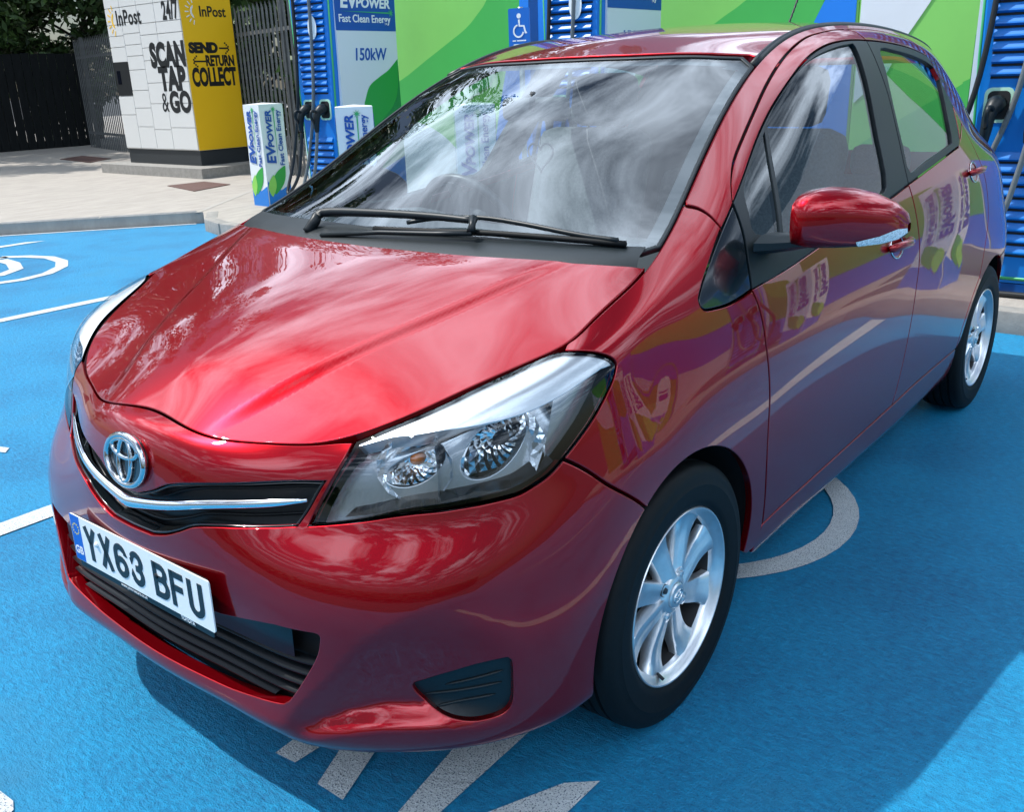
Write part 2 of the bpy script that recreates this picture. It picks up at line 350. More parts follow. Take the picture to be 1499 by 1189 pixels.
SIDE_COLS=[
 colz(0,[(0,.68,.18),(1,.755,.195),(2,.780,.245),(3,.774,.32),(4,.776,.42),(5,.785,.50),(6,.786,.57),(8,.775,.655),(10,.764,.715),(12,.75,.752),(14,.727,.775),(16,.695,.785)]),
 colz(.11,[(0,.675,.18),(1,.752,.195),(2,.777,.245),(3,.770,.32),(4,.772,.42),(5,.781,.50),(6,.781,.57),(8,.769,.655),(10,.757,.712),(12,.744,.747),(14,.728,.768),(16,.707,.779)]),
 colz(.21,[(0,.67,.18),(1,.745,.195),(2,.772,.245),(3,.764,.32),(4,.765,.42),(5,.772,.50),(6,.771,.57),(8,.755,.655),(10,.742,.705),(12,.73,.735),(14,.715,.755),(16,.697,.767)]),
 colz(.32,[(0,.66,.18),(1,.742,.193),(2,.768,.245),(3,.760,.32),(4,.757,.42),(5,.758,.50),(6,.750,.565),(8,.717,.645),(10,.702,.695),(12,.690,.73),(14,.673,.753),(16,.655,.770)]),
 colz(.43,[(0,.65,.175),(1,.733,.198),(2,.758,.25),(3,.750,.32),(4,.742,.42),(5,.738,.49),(6,.722,.56),(8,.674,.64),(10,.656,.69),(12,.645,.725),(14,.631,.755),(16,.612,.781)]),
 [(0,.62,.50,.19),(1,.695,.53,.204),(2,.718,.535,.256),(3,.712,.537,.32),(4,.706,.538,.42),(5,.702,.538,.49),(6,.684,.538,.56),(8,.633,.540,.645),(10,.613,.545,.70),(12,.596,.553,.745),(14,.571,.558,.790),(16,.525,.535,.822)],
 [(0,.57,.59,.20),(1,.635,.63,.213),(2,.655,.637,.262),(3,.652,.641,.32),(4,.648,.643,.42),(5,.643,.643,.49),(6,.622,.643,.56),(8,.568,.648,.655),(10,.544,.653,.72),(12,.523,.655,.778),(14,.483,.648,.842),(16,.41,.605,.863)],
 [(0,.50,.66,.20),(1,.550,.715,.214),(2,.566,.725,.262),(3,.565,.730,.32),(4,.562,.732,.42),(5,.556,.733,.49),(6,.532,.733,.57),(8,.474,.727,.68),(10,.445,.724,.755),(12,.421,.718,.815),(14,.382,.703,.872),(16,.305,.66,.8935)],
 [(0,.41,.72,.20),(1,.435,.775,.213),(2,.447,.786,.262),(3,.447,.792,.32),(4,.440,.797,.42),(5,.430,.798,.50),(6,.405,.794,.58),(8,.360,.780,.70),(10,.335,.767,.785),(12,.315,.755,.845),(14,.283,.733,.893),(16,.235,.697,.917)],
 [(0,.32,.75,.21),(1,.333,.806,.228),(2,.333,.815,.268),(3,.324,.823,.34),(4,.311,.828,.43),(5,.295,.831,.51),(6,.270,.827,.60),(8,.235,.806,.72),(10,.212,.785,.815),(12,.200,.770,.868),(14,.184,.744,.912),(16,.165,.697,.94)],
 [(0,.16,.75,.19),(1,.16,.80,.22),(3,.16,.825,.35),(5,.14,.835,.52),(6,.12,.835,.61),(8,.10,.815,.73),(10,.09,.790,.83),(12,.085,.773,.887),(14,.08,.747,.933),(16,.08,.697,.968)],
 colx(-.05,[(0,.75,.19),(1,.80,.22),(3,.825,.35),(5,.837,.52),(6,.838,.62),(8,.825,.745),(10,.795,.86),(12,.77,.92),(14,.74,.965),(16,.693,1.008)]),
 [(0,-.25,.75,.185),(1,-.25,.80,.215),(3,-.25,.825,.35),(5,-.25,.838,.52),(6,-.25,.84,.62),(8,-.25,.832,.755),(10,-.245,.802,.885),(12,-.24,.765,.965),(14,-.235,.715,1.03),(16,-.235,.658,1.085)],
 colx(-.45,[(0,.75,.18),(1,.795,.21),(2,.81,.27),(3,.825,.36),(5,.84,.53),(6,.843,.63),(8,.838,.765),(10,.805,.91),(12,.755,1.02),(14,.685,1.13),(16,.61,1.205)]),
 colx(-.75,[(0,.75,.18),(1,.795,.21),(2,.81,.27),(3,.825,.36),(5,.84,.53),(6,.844,.635),(8,.842,.775),(10,.81,.935),(12,.735,1.10),(14,.625,1.275),(16,.56,1.365)]),
 colx(-1.1,[(0,.75,.18),(1,.795,.21),(2,.81,.27),(3,.825,.36),(5,.84,.535),(6,.845,.64),(8,.844,.785),(10,.81,.96),(12,.715,1.18),(14,.59,1.42),(16,.525,1.475)]),
 colx(-1.45,[(0,.75,.18),(1,.795,.21),(2,.81,.27),(3,.825,.36),(5,.84,.54),(6,.845,.65),(8,.845,.80),(10,.81,.985),(12,.71,1.22),(14,.585,1.465),(16,.53,1.505)]),
 colx(-1.8,[(0,.75,.18),(1,.795,.21),(2,.81,.27),(3,.825,.36),(5,.84,.54),(6,.845,.655),(8,.845,.81),(10,.808,1.01),(12,.705,1.235),(14,.58,1.465),(16,.53,1.503)]),
 colx(-2.15,[(0,.75,.18),(1,.795,.215),(2,.81,.275),(3,.825,.36),(5,.84,.54),(6,.843,.66),(8,.84,.82),(10,.80,1.035),(12,.695,1.24),(14,.568,1.44),(16,.522,1.482)]),
 colx(-2.5,[(0,.75,.19),(1,.79,.22),(2,.805,.28),(3,.82,.36),(5,.838,.54),(6,.84,.65),(8,.826,.83),(10,.775,1.035),(11,.71,1.12),(12,.655,1.225),(14,.542,1.397),(16,.497,1.447)]),
 colx(-2.8,[(0,.72,.20),(1,.765,.225),(3,.79,.36),(5,.81,.53),(6,.815,.64),(8,.785,.82),(10,.728,1.02),(11,.645,1.10),(12,.58,1.20),(14,.477,1.36),(16,.44,1.405)]),
 [(0,-2.93,.64,.23),(1,-2.98,.68,.25),(3,-3.02,.70,.36),(5,-3.04,.71,.53),(6,-3.03,.71,.64),(8,-2.99,.67,.82),(10,-2.96,.62,1.02),(12,-2.93,.49,1.19),(14,-2.91,.42,1.33),(16,-2.90,.39,1.385)],
 colz(.38,[(0,-3.0,.23),(1,-3.04,.25),(3,-3.08,.36),(5,-3.09,.53),(6,-3.07,.64),(8,-3.03,.82),(10,-3.0,1.03),(12,-2.96,1.2),(14,-2.94,1.34),(16,-2.96,1.41)]),
 colz(0,[(0,-3.02,.23),(1,-3.06,.25),(3,-3.10,.36),(5,-3.11,.53),(6,-3.09,.64),(8,-3.05,.82),(10,-3.02,1.03),(12,-2.98,1.2),(14,-2.96,1.34),(16,-2.98,1.42)]),
]
SIDE=Net([col(k) for k in SIDE_COLS],sym=3,it=1)

class SymNet:
    """mirror of a net: negative u is the -y side"""
    def __init__(s,n): s.n=n
    def _m(s,P,u):
        P=np.array(P);P[...,1]*=np.where(np.asarray(u)<0,-1.,1.);return P
    def ev(s,u,v): return s._m(s.n.ev(np.abs(u),v),u)
    def nrm(s,u,v): return s._m(s.n.nrm(np.abs(u),v),u)
class TPS:
    """thin-plate height field z(x,y), mirrored in y; ev(u=x,v=y)"""
    def __init__(s,pts,lam=1e-6,bump=None):
        P=np.array(pts,float);Q=P[np.abs(P[:,1])>1e-6]*[1,-1,1];P=np.r_[P,Q];s.x=P[:,:2];n=len(P);s.bump=bump
        K=s._k(s.x,s.x)+lam*np.eye(n);T=np.c_[np.ones(n),s.x]
        A=np.block([[K,T],[T.T,np.zeros((3,3))]]);s.w=np.linalg.solve(A,np.r_[P[:,2],0,0,0])
    @staticmethod
    def _k(a,b):
        r2=((a[:,None]-b[None])**2).sum(-1);return r2*np.log(r2+1e-12)*.5
    def f(s,x,y):
        sh=np.shape(x);q=np.c_[np.ravel(x),np.ravel(y)]
        z=s._k(q,s.x)@s.w[:-3]+s.w[-3]+q@s.w[-2:]
        if s.bump is not None: z=z+s.bump(q[:,0],q[:,1])
        return z.reshape(sh)
    def ev(s,u,v):
        u=np.asarray(u,float);v=np.asarray(v,float);return np.stack([u,v,s.f(u,v)],-1)
    def nrm(s,u,v):
        e=2e-3;u=np.asarray(u,float);v=np.asarray(v,float)
        n=np.stack([-(s.f(u+e,v)-s.f(u-e,v))/(2*e),-(s.f(u,v+e)-s.f(u,v-e))/(2*e),np.ones_like(u)],-1)
        return n/np.linalg.norm(n,axis=-1,keepdims=True)
SIDES=SymNet(SIDE)
def line16(a,b,n): return [tuple(SIDE.ev(u,16.)) for u in np.linspace(a,b,n)]
def sstep(a,b,x): t=np.clip((x-a)/(b-a),0,1);return t*t*(3-2*t)
HOOD_REAR=[(.075,0,1.012),(.072,.15,1.0135),(.062,.3,1.0155),(.043,.42,1.018),(.018,.53,1.019),(-.012,.615,1.0165),(-.04,.672,1.0125)]
def hood_bump(x,y):
    # raised middle with a crease running from the nose back to the cowl corners
    yc=.175+(.70-x)*.52; a=np.abs(y)
    return .0085*(1-sstep(-.013,.027,a-yc))*sstep(.72,.56,x)*sstep(-.05,.14,x)
HOOD=TPS(line16(0,11,34)+HOOD_REAR+[(.62,0,.832),(.5,0,.885),(.36,0,.934),(.22,0,.974),(.12,0,1.0),(.5,.25,.866),(.3,.3,.938),(.3,.5,.915),(.15,.5,.974)],1e-5,hood_bump)
WS_BASE=[(-.005,0,1.032),(-.012,.2,1.033),(-.028,.4,1.033),(-.055,.55,1.031),(-.09,.655,1.03)]
WS_TOP=[(-.795,0,1.432),(-.80,.2,1.431),(-.825,.4,1.428),(-.86,.5,1.420)]
WSL=2e-3
WS=TPS(line16(11.6,14.25,14)+WS_BASE+WS_TOP+[(-.2,0,1.148),(-.4,0,1.258),(-.6,0,1.352),(-.4,.35,1.2335),(-.2,.35,1.125),(-.6,.32,1.332)],WSL)
ROOF=TPS(line16(14.5,20.0,24)+[(-.80,0,1.436),(-.805,.2,1.435),(-.83,.4,1.431)]+[(-1.0,0,1.484),(-1.3,0,1.522),(-1.7,0,1.54),(-2.1,0,1.536),(-2.5,0,1.512),(-2.9,0,1.455),(-2.9,.25,1.447),(-1.3,.3,1.512),(-1.9,.3,1.53),(-2.5,.3,1.50)],1e-5)

CV={"hl_inner": [(4.3948, 15.3712), (4.3241, 13.2959), (4.1906, 10.6907), (4.0034, 8.0568)], "hl_bottom": [(4.0034, 8.0568), (4.7974, 8.5112), (5.4988, 8.8909), (6.1301, 8.766), (6.6295, 8.5409), (7.1275, 8.3521), (7.4035, 8.4409), (7.6581, 8.5938), (7.895, 8.9302)], "hl_outer": [(7.895, 8.9302), (8.2118, 9.4098), (8.5642, 10.0087), (8.9349, 11.0525), (9.104, 11.9194), (9.1143, 12.345), (8.994, 12.8891), (8.7058, 13.685), (8.3065, 14.601), (7.841, 15.4828)], "hl_top": [(7.841, 15.4828), (7.4378, 15.8537), (6.8799, 15.8811), (6.1877, 15.8167), (5.5928, 15.7158), (4.8594, 15.7096), (4.3948, 15.3712)], "fend_bump": [(7.895, 8.9302), (8.3824, 7.9511), (8.871, 7.003), (9.6453, 5.8192)], "seam": [(12.2481, 15.788), (12.3611, 15.1146), (12.4304, 14.391), (12.4691, 13.4973)], "tri_edge": [(12.8595, 13.6447), (12.495, 13.4591), (12.1691, 13.1702), (11.7573, 12.5888), (11.5134, 12.0104), (11.4506, 11.6948), (11.4592, 11.2541), (11.56, 10.9428), (11.8782, 10.5754), (12.1797, 10.447), (12.4903, 10.421)], "door_front_low": [(12.4903, 10.421), (12.5347, 9.7704), (12.5466, 8.9756), (12.5483, 8.2013), (12.6003, 6.7287), (12.6258, 5.533), (12.6983, 4.3134), (12.879, 2.3535)], "door_front_mid": [(12.8595, 13.6447), (12.7712, 12.5957), (12.6138, 11.4777), (12.4903, 10.421)], "door_front_up": [(12.8595, 13.6447), (12.9377, 13.9403), (13.0551, 14.2248), (13.2381, 14.4697), (13.5873, 14.5518), (13.8786, 14.6236), (14.2386, 14.8015), (14.5893, 14.9713), (14.9152, 15.1048), (15.1984, 15.2155), (15.478, 15.1643)], "ftrim_top": [(12.8595, 13.6447), (13.2347, 13.7765), (13.6396, 13.9395), (14.0248, 14.0129), (14.328, 14.0126), (14.615, 14.0325), (14.9339, 14.0857), (15.3262, 14.0933), (15.6877, 14.0332), (15.9524, 13.9772), (16.2382, 13.9014)], "ftrim_bot": [(15.9482, 10.4701), (15.3606, 10.3908), (14.1751, 10.3533), (13.2182, 10.2968), (12.4903, 10.421)], "fglass": [(12.9673, 12.1512), (13.0217, 12.8621), (13.135, 13.4946), (13.3933, 13.6406), (13.7616, 13.7434), (14.0293, 13.874), (14.3806, 13.9374), (14.8397, 13.9337), (15.3546, 13.8481), (15.7649, 13.8088), (15.8966, 13.7176), (15.8265, 12.8703), (15.6217, 11.7995), (15.4362, 10.7281), (15.1268, 10.6847), (14.5341, 10.6982), (13.993, 10.8045), (13.4276, 11.3148)], "bsplit": [(16.2382, 13.9014), (16.2327, 13.1367), (16.2047, 12.4533), (16.0892, 11.6779), (15.9909, 11.0103), (15.9482, 10.4701)], "rtrim_top": [(16.2382, 13.9014), (16.821, 13.8147), (17.4678, 13.7537), (18.1581, 13.6147), (18.6177, 13.3496), (18.4227, 12.7476), (18.1509, 11.9914), (17.7741, 10.8736), (17.6677, 10.7136)], "rtrim_bot": [(17.6677, 10.7136), (15.9482, 10.4701)], "rglass": [(16.5103, 13.5454), (16.9579, 13.4956), (17.5322, 13.3909), (17.992, 13.2497), (18.1785, 12.9806), (17.9423, 12.3282), (17.6686, 11.5664), (17.4997, 10.9968), (17.3781, 10.898), (16.6558, 10.8075), (16.0858, 10.736), (16.1329, 11.4249), (16.2686, 12.3108), (16.3911, 12.9536)], "grille_up": [(0.6711, 5.9304), (1.0965, 6.1302), (1.5259, 6.4668), (1.8954, 6.8451), (2.4548, 7.1819), (2.951, 7.4479), (3.8011, 7.971), (3.9569, 9.2321), (4.1278, 11.5869), (3.6353, 11.3484), (2.8416, 10.4078), (2.1268, 9.6022), (1.5002, 8.9885), (1.1209, 8.5916), (0.725, 8.012), (0.3067, 7.5932)], "grille_low": [(0.1242, 2.3511), (1.1596, 2.368), (2.1899, 2.4184), (2.9619, 2.5527), (3.6568, 2.6999), (3.7912, 2.7932), (3.9208, 2.9603), (4.4004, 3.8673), (4.5162, 4.3808), (4.4964, 4.5288), (4.4096, 4.5475), (3.6356, 4.4647), (2.3447, 4.1658), (1.8592, 4.1347)], "fog": [(5.9685, 3.3836), (6.1529, 3.4974), (6.5529, 3.6801), (6.9394, 3.8241), (7.2891, 3.8832), (7.3664, 3.8534), (7.408, 3.7036), (7.429, 3.0133), (7.3841, 2.6724), (7.2449, 2.5088), (6.9432, 2.4727), (6.6482, 2.5886), (6.3491, 2.8082), (6.1067, 3.073)], "pocket": [(3.4269, 1.8466), (4.1066, 2.8618), (4.7667, 3.7015), (5.3599, 4.6043), (5.9553, 5.2626), (6.7852, 5.5437), (7.4771, 4.9305), (7.9227, 3.7038), (7.987, 2.1062), (7.3242, 1.7485), (6.3404, 2.9144), (5.5282, 3.0855), (4.6275, 2.661)], "chrome": [(0.3052, 7.1055), (1.5237, 7.6922), (2.8807, 8.728), (3.8901, 9.7059)], "crease": [(3.5251, 1.918), (4.1066, 2.8618), (4.7667, 3.7015), (5.3599, 4.6043), (5.9553, 5.2626), (6.5068, 5.5364), (7.0536, 5.6318), (7.6195, 5.5936)], "shelf": [(3.4986, 1.7825), (4.1622, 2.1431), (4.6275, 2.5009), (5.0943, 2.7627), (5.6327, 2.925), (6.3405, 2.8956), (6.9302, 2.7506), (7.3774, 2.6535), (7.8605, 2.5176)], "hl_upper": [(4.4491, 14.9744), (4.8973, 14.9417), (5.3993, 14.1566), (6.07, 13.1928), (6.8698, 12.5502), (7.5, 12.3294), (8.2244, 12.3743), (8.9714, 12.4881)], "fin_a": [(7.7059, 12.2771), (7.6232, 10.3209), (7.4739, 8.8851)], "fin_b": [(5.5567, 13.6268), (5.7395, 11.8197), (5.9038, 9.4925)], "bowls": [(6.7632, 11.2085), (5.3521, 11.8421)], "divider": [(13.905, 13.8684), (13.6765, 12.9163), (13.379, 11.414)]}
# ================= the car =================
CAR=empty('parked_car','glossy dark red five-door hatchback parked in the blue marked bay','car')
def both(name,outline,M,d=.02,**k):
    """the same panel on both sides of the car"""
    return [panel(name,SIDES,[np.array(l) for l in outline],M,CAR,d,**k),panel(name,SIDES,[flipu(l) for l in outline],M,CAR,d,**k)]
# --- shared outlines on the side surface (u along the car, v up) ---
arcF=lambda a0,a1,n=24,R=.335,cx=0.:[uv_xz(cx+R*math.cos(math.radians(a)),.305+R*math.sin(math.radians(a)),uA,vA) for a in np.linspace(a0,a1,n) for uA,vA in [((8.9+(.31-(cx+R*math.cos(math.radians(a))))*5.5) if cx>-1 else 19+( -2.5-(cx+R*math.cos(math.radians(a))))*3.2,5)]]
arch_front=arcF(57.5,-14,20); arch_fender=arcF(57.5,188,30)
C_=lambda k:[tuple(q) for q in CV[k]]
rev=lambda L:list(reversed(L))
hood_front=[(0,16),(1,16),(2,16),(3,16),(4,15.8),C_('hl_inner')[0]]
def mirror_loop(half):
    """closed loop symmetrical about u=0 from a half outline starting and ending at the centre line"""
    h=np.array(half);g=h[::-1]*[-1,1]
    return np.concatenate([h,g[1:-1]]) if abs(h[0,0])<1e-6 and abs(h[-1,0])<1e-6 else np.concatenate([h,g])
half=[]
for s in (hood_front,C_('hl_inner'),C_('hl_bottom'),C_('fend_bump'),arch_front,[arch_front[-1],(8.6,.5),(8,.45),(7,.4),(6,.4),(5,.4),(4,.4),(3,.4),(2,.4),(1,.4),(0,.4)]):
    for q in crom(s,5):
        if not half or np.abs(q-half[-1]).max()>1e-6: half.append(q)
bump_out=mirror_loop(half)
gu=C_('grille_up'); gu_half=[(0,gu[0][1]-.02)]+list(crom(gu[:7],4))+list(crom(gu[6:9],3))[1:]+list(crom(gu[8:],4))[1:]+[(0,gu[-1][1]-.05)]
gl=C_('grille_low'); gl_half=[(0,gl[0][1])]+list(crom(gl[:11],4))+[gl[11],gl[12],gl[13],(0,4.35)]
grille_up=mirror_loop(gu_half); grille_low=mirror_loop(gl_half)
fog=np.array(crom(C_('fog'),4,closed=True))
SC=np.array([.115,.085])
CRU,CRV=np.array(CV['crease']).T; SHU,SHV=np.array(CV['shelf']).T; CR0=CRU[0]
def pk(xk,yk,a): return pchip(np.r_[xk[0]-.4,xk,xk[-1]+1.],np.r_[yk[0]-.3,yk,yk[-1]],np.clip(a,xk[0]-.39,xk[-1]+.99))
def pocket_disp(u,v):
    """scoop round the fog lamp blank: crisp crease above, shelf below; rounded lip under the lower grille"""
    a=np.abs(u);vc=pk(CRU,CRV,a);vs2=pk(SHU,SHV,a);D=pk(CR0+np.array([0,.1,.7,1.6,2.5,3.2,4.2]),[0,0,.018,.032,.034,.022,0],a)*(a>CR0)*(a<CR0+4.2)
    t=np.clip((vc-v)/np.maximum(vc-vs2,.05),0,1)
    lip=.007*np.exp(-((v-2.0)/.30)**2)*sstep(4.4,3.3,a)
    return -D*t**1.05*(1-sstep(-.12,.55,vs2-v))+lip
bumper=panel('front_bumper',SIDES,[bump_out,grille_up,grille_low,fog,flipu(fog)],PAINT,CAR,.011,gap=.002,flange=.03,disp=pocket_disp)
# fender
hood_side=[(u,16.) for u in np.linspace(11.15,7.85,8)]
u16=lambda a,b,n=10:[(u,16.) for u in np.linspace(a,b,n)]
tri=C_('tri_edge'); seam=C_('seam'); hl_outer=C_('hl_outer')
fender=loop(C_('fend_bump'),arch_fender,[arch_fender[-1],uv_xz(-.36,.243,12.4,1.5),uv_xz(-.425,.243,12.8,1.4),C_('door_front_low')[-1]],rev(C_('door_front_low')),rev(tri[1:]),rev(seam),[seam[0],(12.22,16.)]+u16(12.0,7.95,14)+[hl_outer[-1]],rev(hl_outer),n=4)
both('front_wing',[fender],PAINT,.018)
# A pillar, roof rail and rear quarter
arcR=lambda a0,a1,n=24,R=.335:[uv_xz(-2.51+R*math.cos(math.radians(a)),.305+R*math.sin(math.radians(a)),19-R*math.cos(math.radians(a))*2.9,5) for a in np.linspace(a0,a1,n)]
rt=np.array(C_('rtrim_top')); rtop_gap=[(15.4759,15.1739),(16,15.12),(16.6,15.0),(17.2,14.85),(17.75,14.5),(18.15,13.9)]
rear_gap=[(18.15,13.9)]+[uv_xz(x,z,18.2,v) for x,z,v in ((-2.20,1.27,12.3),(-2.21,1.17,11.3),(-2.25,1.06,10.2),(-2.305,.95,9.2),(-2.325,.82,8),(-2.30,.70,6.6))]
door_rear_arch=arcR(52,6,14,R=.372)
rear_gap.append(door_rear_arch[0])
bside=loop([seam[0],(12.3,16.)],[(12.3,16.)]+u16(12.6,19.7,30),[(19.7,16.),(19.95,14.5),(20.1,12),(20.2,10),(20.2,8),(20.1,6.7)],[(20.1,6.7),uv_xz(-2.8,.63,20,6)],arcR(100,48,14,R=.336)[0:0]+[uv_xz(-2.8,.63,20,6),uv_xz(-2.62,.625,19.3,6)],arcR(109,11,26),[arcR(11,10,2)[0],door_rear_arch[-1]],rev(door_rear_arch),rev(rear_gap),rev(rtop_gap),rev(C_('door_front_up')),[tri[0],seam[-1]],rev(seam),n=4)
both('body_side',[bside],PAINT,.024)
door_bot=[C_('door_front_low')[-1],(14.4,2.52),(15.857,2.68)]
bgap_low=[C_('bsplit')[-1],(15.97,10.0),(15.99,8.5),(15.97,6.5),(15.92,4.5),(15.857,2.68)]
top_split=[(15.95,15.12),(16.1,14.6),C_('bsplit')[0]]
fd_out=loop(C_('door_front_low'),door_bot,rev(bgap_low),[C_('bsplit')[-1]]+rev(C_('bsplit')),rev(top_split),[(15.95,15.12),(15.4759,15.1739)],rev(C_('door_front_up')),C_('door_front_mid'),n=4)
ft_out=loop(C_('door_front_mid'),rev(C_('ftrim_bot')),rev(C_('bsplit')),rev(C_('ftrim_top')),n=4)
# the painted part of a door is its skin below the trim and the slim frame above the window
fd_skin=loop(C_('door_front_low'),door_bot,rev(bgap_low),C_('ftrim_bot'),n=4)
fd_frame=loop(C_('ftrim_top'),rev(top_split)[0:1]+[(16.1,14.6),(15.95,15.12)],[(15.95,15.12),(15.4759,15.1739)],rev(C_('door_front_up')),n=4)
rd_bot=[(15.857,2.68),(16.6,2.8),door_rear_arch[-1]]
rd_skin=loop(bgap_low,rd_bot,rev(door_rear_arch),rev(rear_gap)[0:5],[rear_gap[2],C_('rtrim_top')[-1]],C_('rtrim_bot'),n=4)
rd_frame=loop([C_('bsplit')[0],(16.1,14.6),(15.95,15.12)],[(15.95,15.12)]+rtop_gap[1:],rear_gap[:3],[rear_gap[2],C_('rtrim_top')[-1]],rev(C_('rtrim_top')),n=4)
for nm,sk,fr in (('front_door',fd_skin,fd_frame),('rear_door',rd_skin,rd_frame)):
    a=both(nm,[sk],PAINT,.022); b=both('window_frame',[fr],PAINT,.02)
    for x,y in zip(a,b): y.parent=x
fglass=np.array(crom(C_('fglass'),3,closed=True)); rglass=np.array(crom(C_('rglass'),3,closed=True))
both('window_trim',[ft_out,fglass],BLACKP,.02,r=.002,flange=.02)
rt_out=loop(C_('bsplit'),rev(C_('rtrim_bot')),rev(C_('rtrim_top')),n=4)
both('window_trim',[rt_out,rglass],BLACKP,.02,flange=.02)
both('side_window',[inset(fglass*[.33,.11],-.004)/[.33,.11]],SIDEGLASS,.04,off=-.008,flange=0,r=0,gap=0)
both('side_window',[inset(rglass*[.33,.11],-.004)/[.33,.11]],SIDEGLASS,.04,off=-.008,flange=0,r=0,gap=0)
tri_pane=loop(tri,rev(C_('door_front_mid')),n=4)
both('corner_panel',[tri_pane],GLOSSB,.02,off=-.002)
dv=C_('divider'); dl=np.array(crom(dv,4))
both('window_divider',[np.concatenate([dl-[.035,0],(dl+[.045,0])[::-1]])],BLACKP,.02,off=-.004,gap=0)
# sill, rear bumper, tailgate
sill=loop([(12.75,1.3),(13.2,.5),(14.4,.4),(16,.4),(17.2,.45),(17.9,.6)],[(17.9,.6),uv_xz(-2.16,.28,18,2.1),door_rear_arch[-1]],rev(rd_bot),rev(door_bot),[C_('door_front_low')[-1],(12.75,1.3)],n=4)
both('sill',[sill],PAINT,.025)
rb_half=[(23,6.6),(22,6.6),(21,6.6),(20.1,6.7),uv_xz(-2.8,.63,20,6),uv_xz(-2.64,.62,19.4,6)]+arcR(114,182,16)+[(20.0,1.2),(20.5,.6),(21,.5),(22,.5),(23,.5)]
both('rear_bumper',[np.array(rb_half)],PAINT,.03,gap=.0)
tg=loop([(23,16),(22,16),(21,16),(19.75,16)],[(19.75,16),(20.0,14.5),(20.15,12),(20.25,10),(20.25,8),(20.15,6.75)],[(20.15,6.75),(21,6.65),(22,6.65),(23,6.65)],n=4)
rw=np.array([(23,9.7),(22,9.7),(21.1,9.8),(20.75,10.4),(20.65,13),(20.7,14.6),(21.1,15.0),(22,15.1),(23,15.1)])
tgo=np.concatenate([np.array([(23,6.65),(23,9.7)]),rw[1:-1],np.array([(23,15.1),(23,16)]),tg[1:-1]])
both('tailgate',[tgo],PAINT,.03,gap=0,flange=.0,r=0)
both('rear_window',[rw],SIDEGLASS,.05,off=-.004,gap=0,flange=0,r=0)
# --- bonnet, windscreen, roof ---
e16=np.array([SIDE.ev(u,16.)[:2] for u in np.linspace(0,11,60)]); hr=np.array(crom([p[:2] for p in HOOD_REAR],5))
hood_half=np.concatenate([e16,hr[::-1]]); hood_half[0,1]=0; hood_half[-1,1]=0
hl=np.concatenate([hood_half,(hood_half*[1,-1])[::-1][1:-1]])
panel('bonnet',HOOD,[hl],PAINT,CAR,.0075,gap=.003,flange=.02,r=.003)
w16=np.array([SIDE.ev(u,16.)[:2] for u in np.linspace(11.45,14.22,24)]); wb=np.array(crom([p[:2] for p in WS_BASE],4)); wt=np.array(crom([p[:2] for p in WS_TOP],4))
ws_half=np.concatenate([wb,w16,wt[::-1]]); ws_half[0,1]=0; ws_half[-1,1]=0
ws_loop=np.concatenate([ws_half,(ws_half*[1,-1])[::-1][1:-1]])
panel('windscreen',WS,[ws_loop],WSGLASS,CAR,.035,gap=.012,flange=0,r=0,off=-.003)
FRIT=mat('black_glass_border',(.004,.006,.008),.25)
frit_in=inset(inset(ws_loop,.035),.012); 
panel('windscreen_border',WS,[ws_loop,inset(ws_loop,.055)],FRIT,CAR,.03,gap=.013,flange=0,r=0,off=-.007)
panel('windscreen_seal',WS,[ws_loop,inset(ws_loop,.014)],BLACKP,CAR,.02,gap=.0015,flange=.012,r=.003,off=.001)
r16=np.array([SIDE.ev(u,16.)[:2] for u in np.linspace(14.3,20.0,40)])
rf=[(-.80,0),(-.805,.2),(-.83,.4),(-.868,.505)]
rf_half=np.concatenate([np.array(crom(rf,4)),r16,np.array([(-2.93,.36),(-2.97,.2),(-2.98,0)])])
rl=np.concatenate([rf_half,(rf_half*[1,-1])[::-1][1:-1]])
panel('roof',ROOF,[inset(rl,.012)],PAINT,CAR,.035,gap=.002,flange=.02,r=.004)
# rubber strip in the roof channel
for s in (1,-1):
    P=[np.array(SIDE.ev(u,16.))*[1,s,1]+[0,-.010*s,-.002] for u in np.linspace(14.25,20.0,40)]
    MB().tube(P,.011,8,sx=1).build('roof_strip',BLACKP,CAR,True)
# cowl under the screen
cw=[]; cn=30
for i in range(-cn,cn+1):
    t=abs(i)/cn; s=1 if i>=0 else -1
    a=np.array([np.interp(t*.672,[p[1] for p in HOOD_REAR],[p[k] for p in HOOD_REAR]) for k in range(3)]); b=np.array([np.interp(t*.665,[p[1] for p in WS_BASE],[p[k] for p in WS_BASE]) for k in range(3)])
    for q in ((a+[.03,0,-.035]),(a+[-.004,0,-.012]),(a*.7+b*.3+[0,0,-.004]),(a*.3+b*.7+[0,0,.002]),(b+[-.02,0,.010])): cw.append(q*[1,s,1])
F=[(i*5+k,i*5+k+1,(i+1)*5+k+1,(i+1)*5+k) for i in range(2*cn) for k in range(4)]
mesh('cowl',cw,F,BLACKP,CAR)

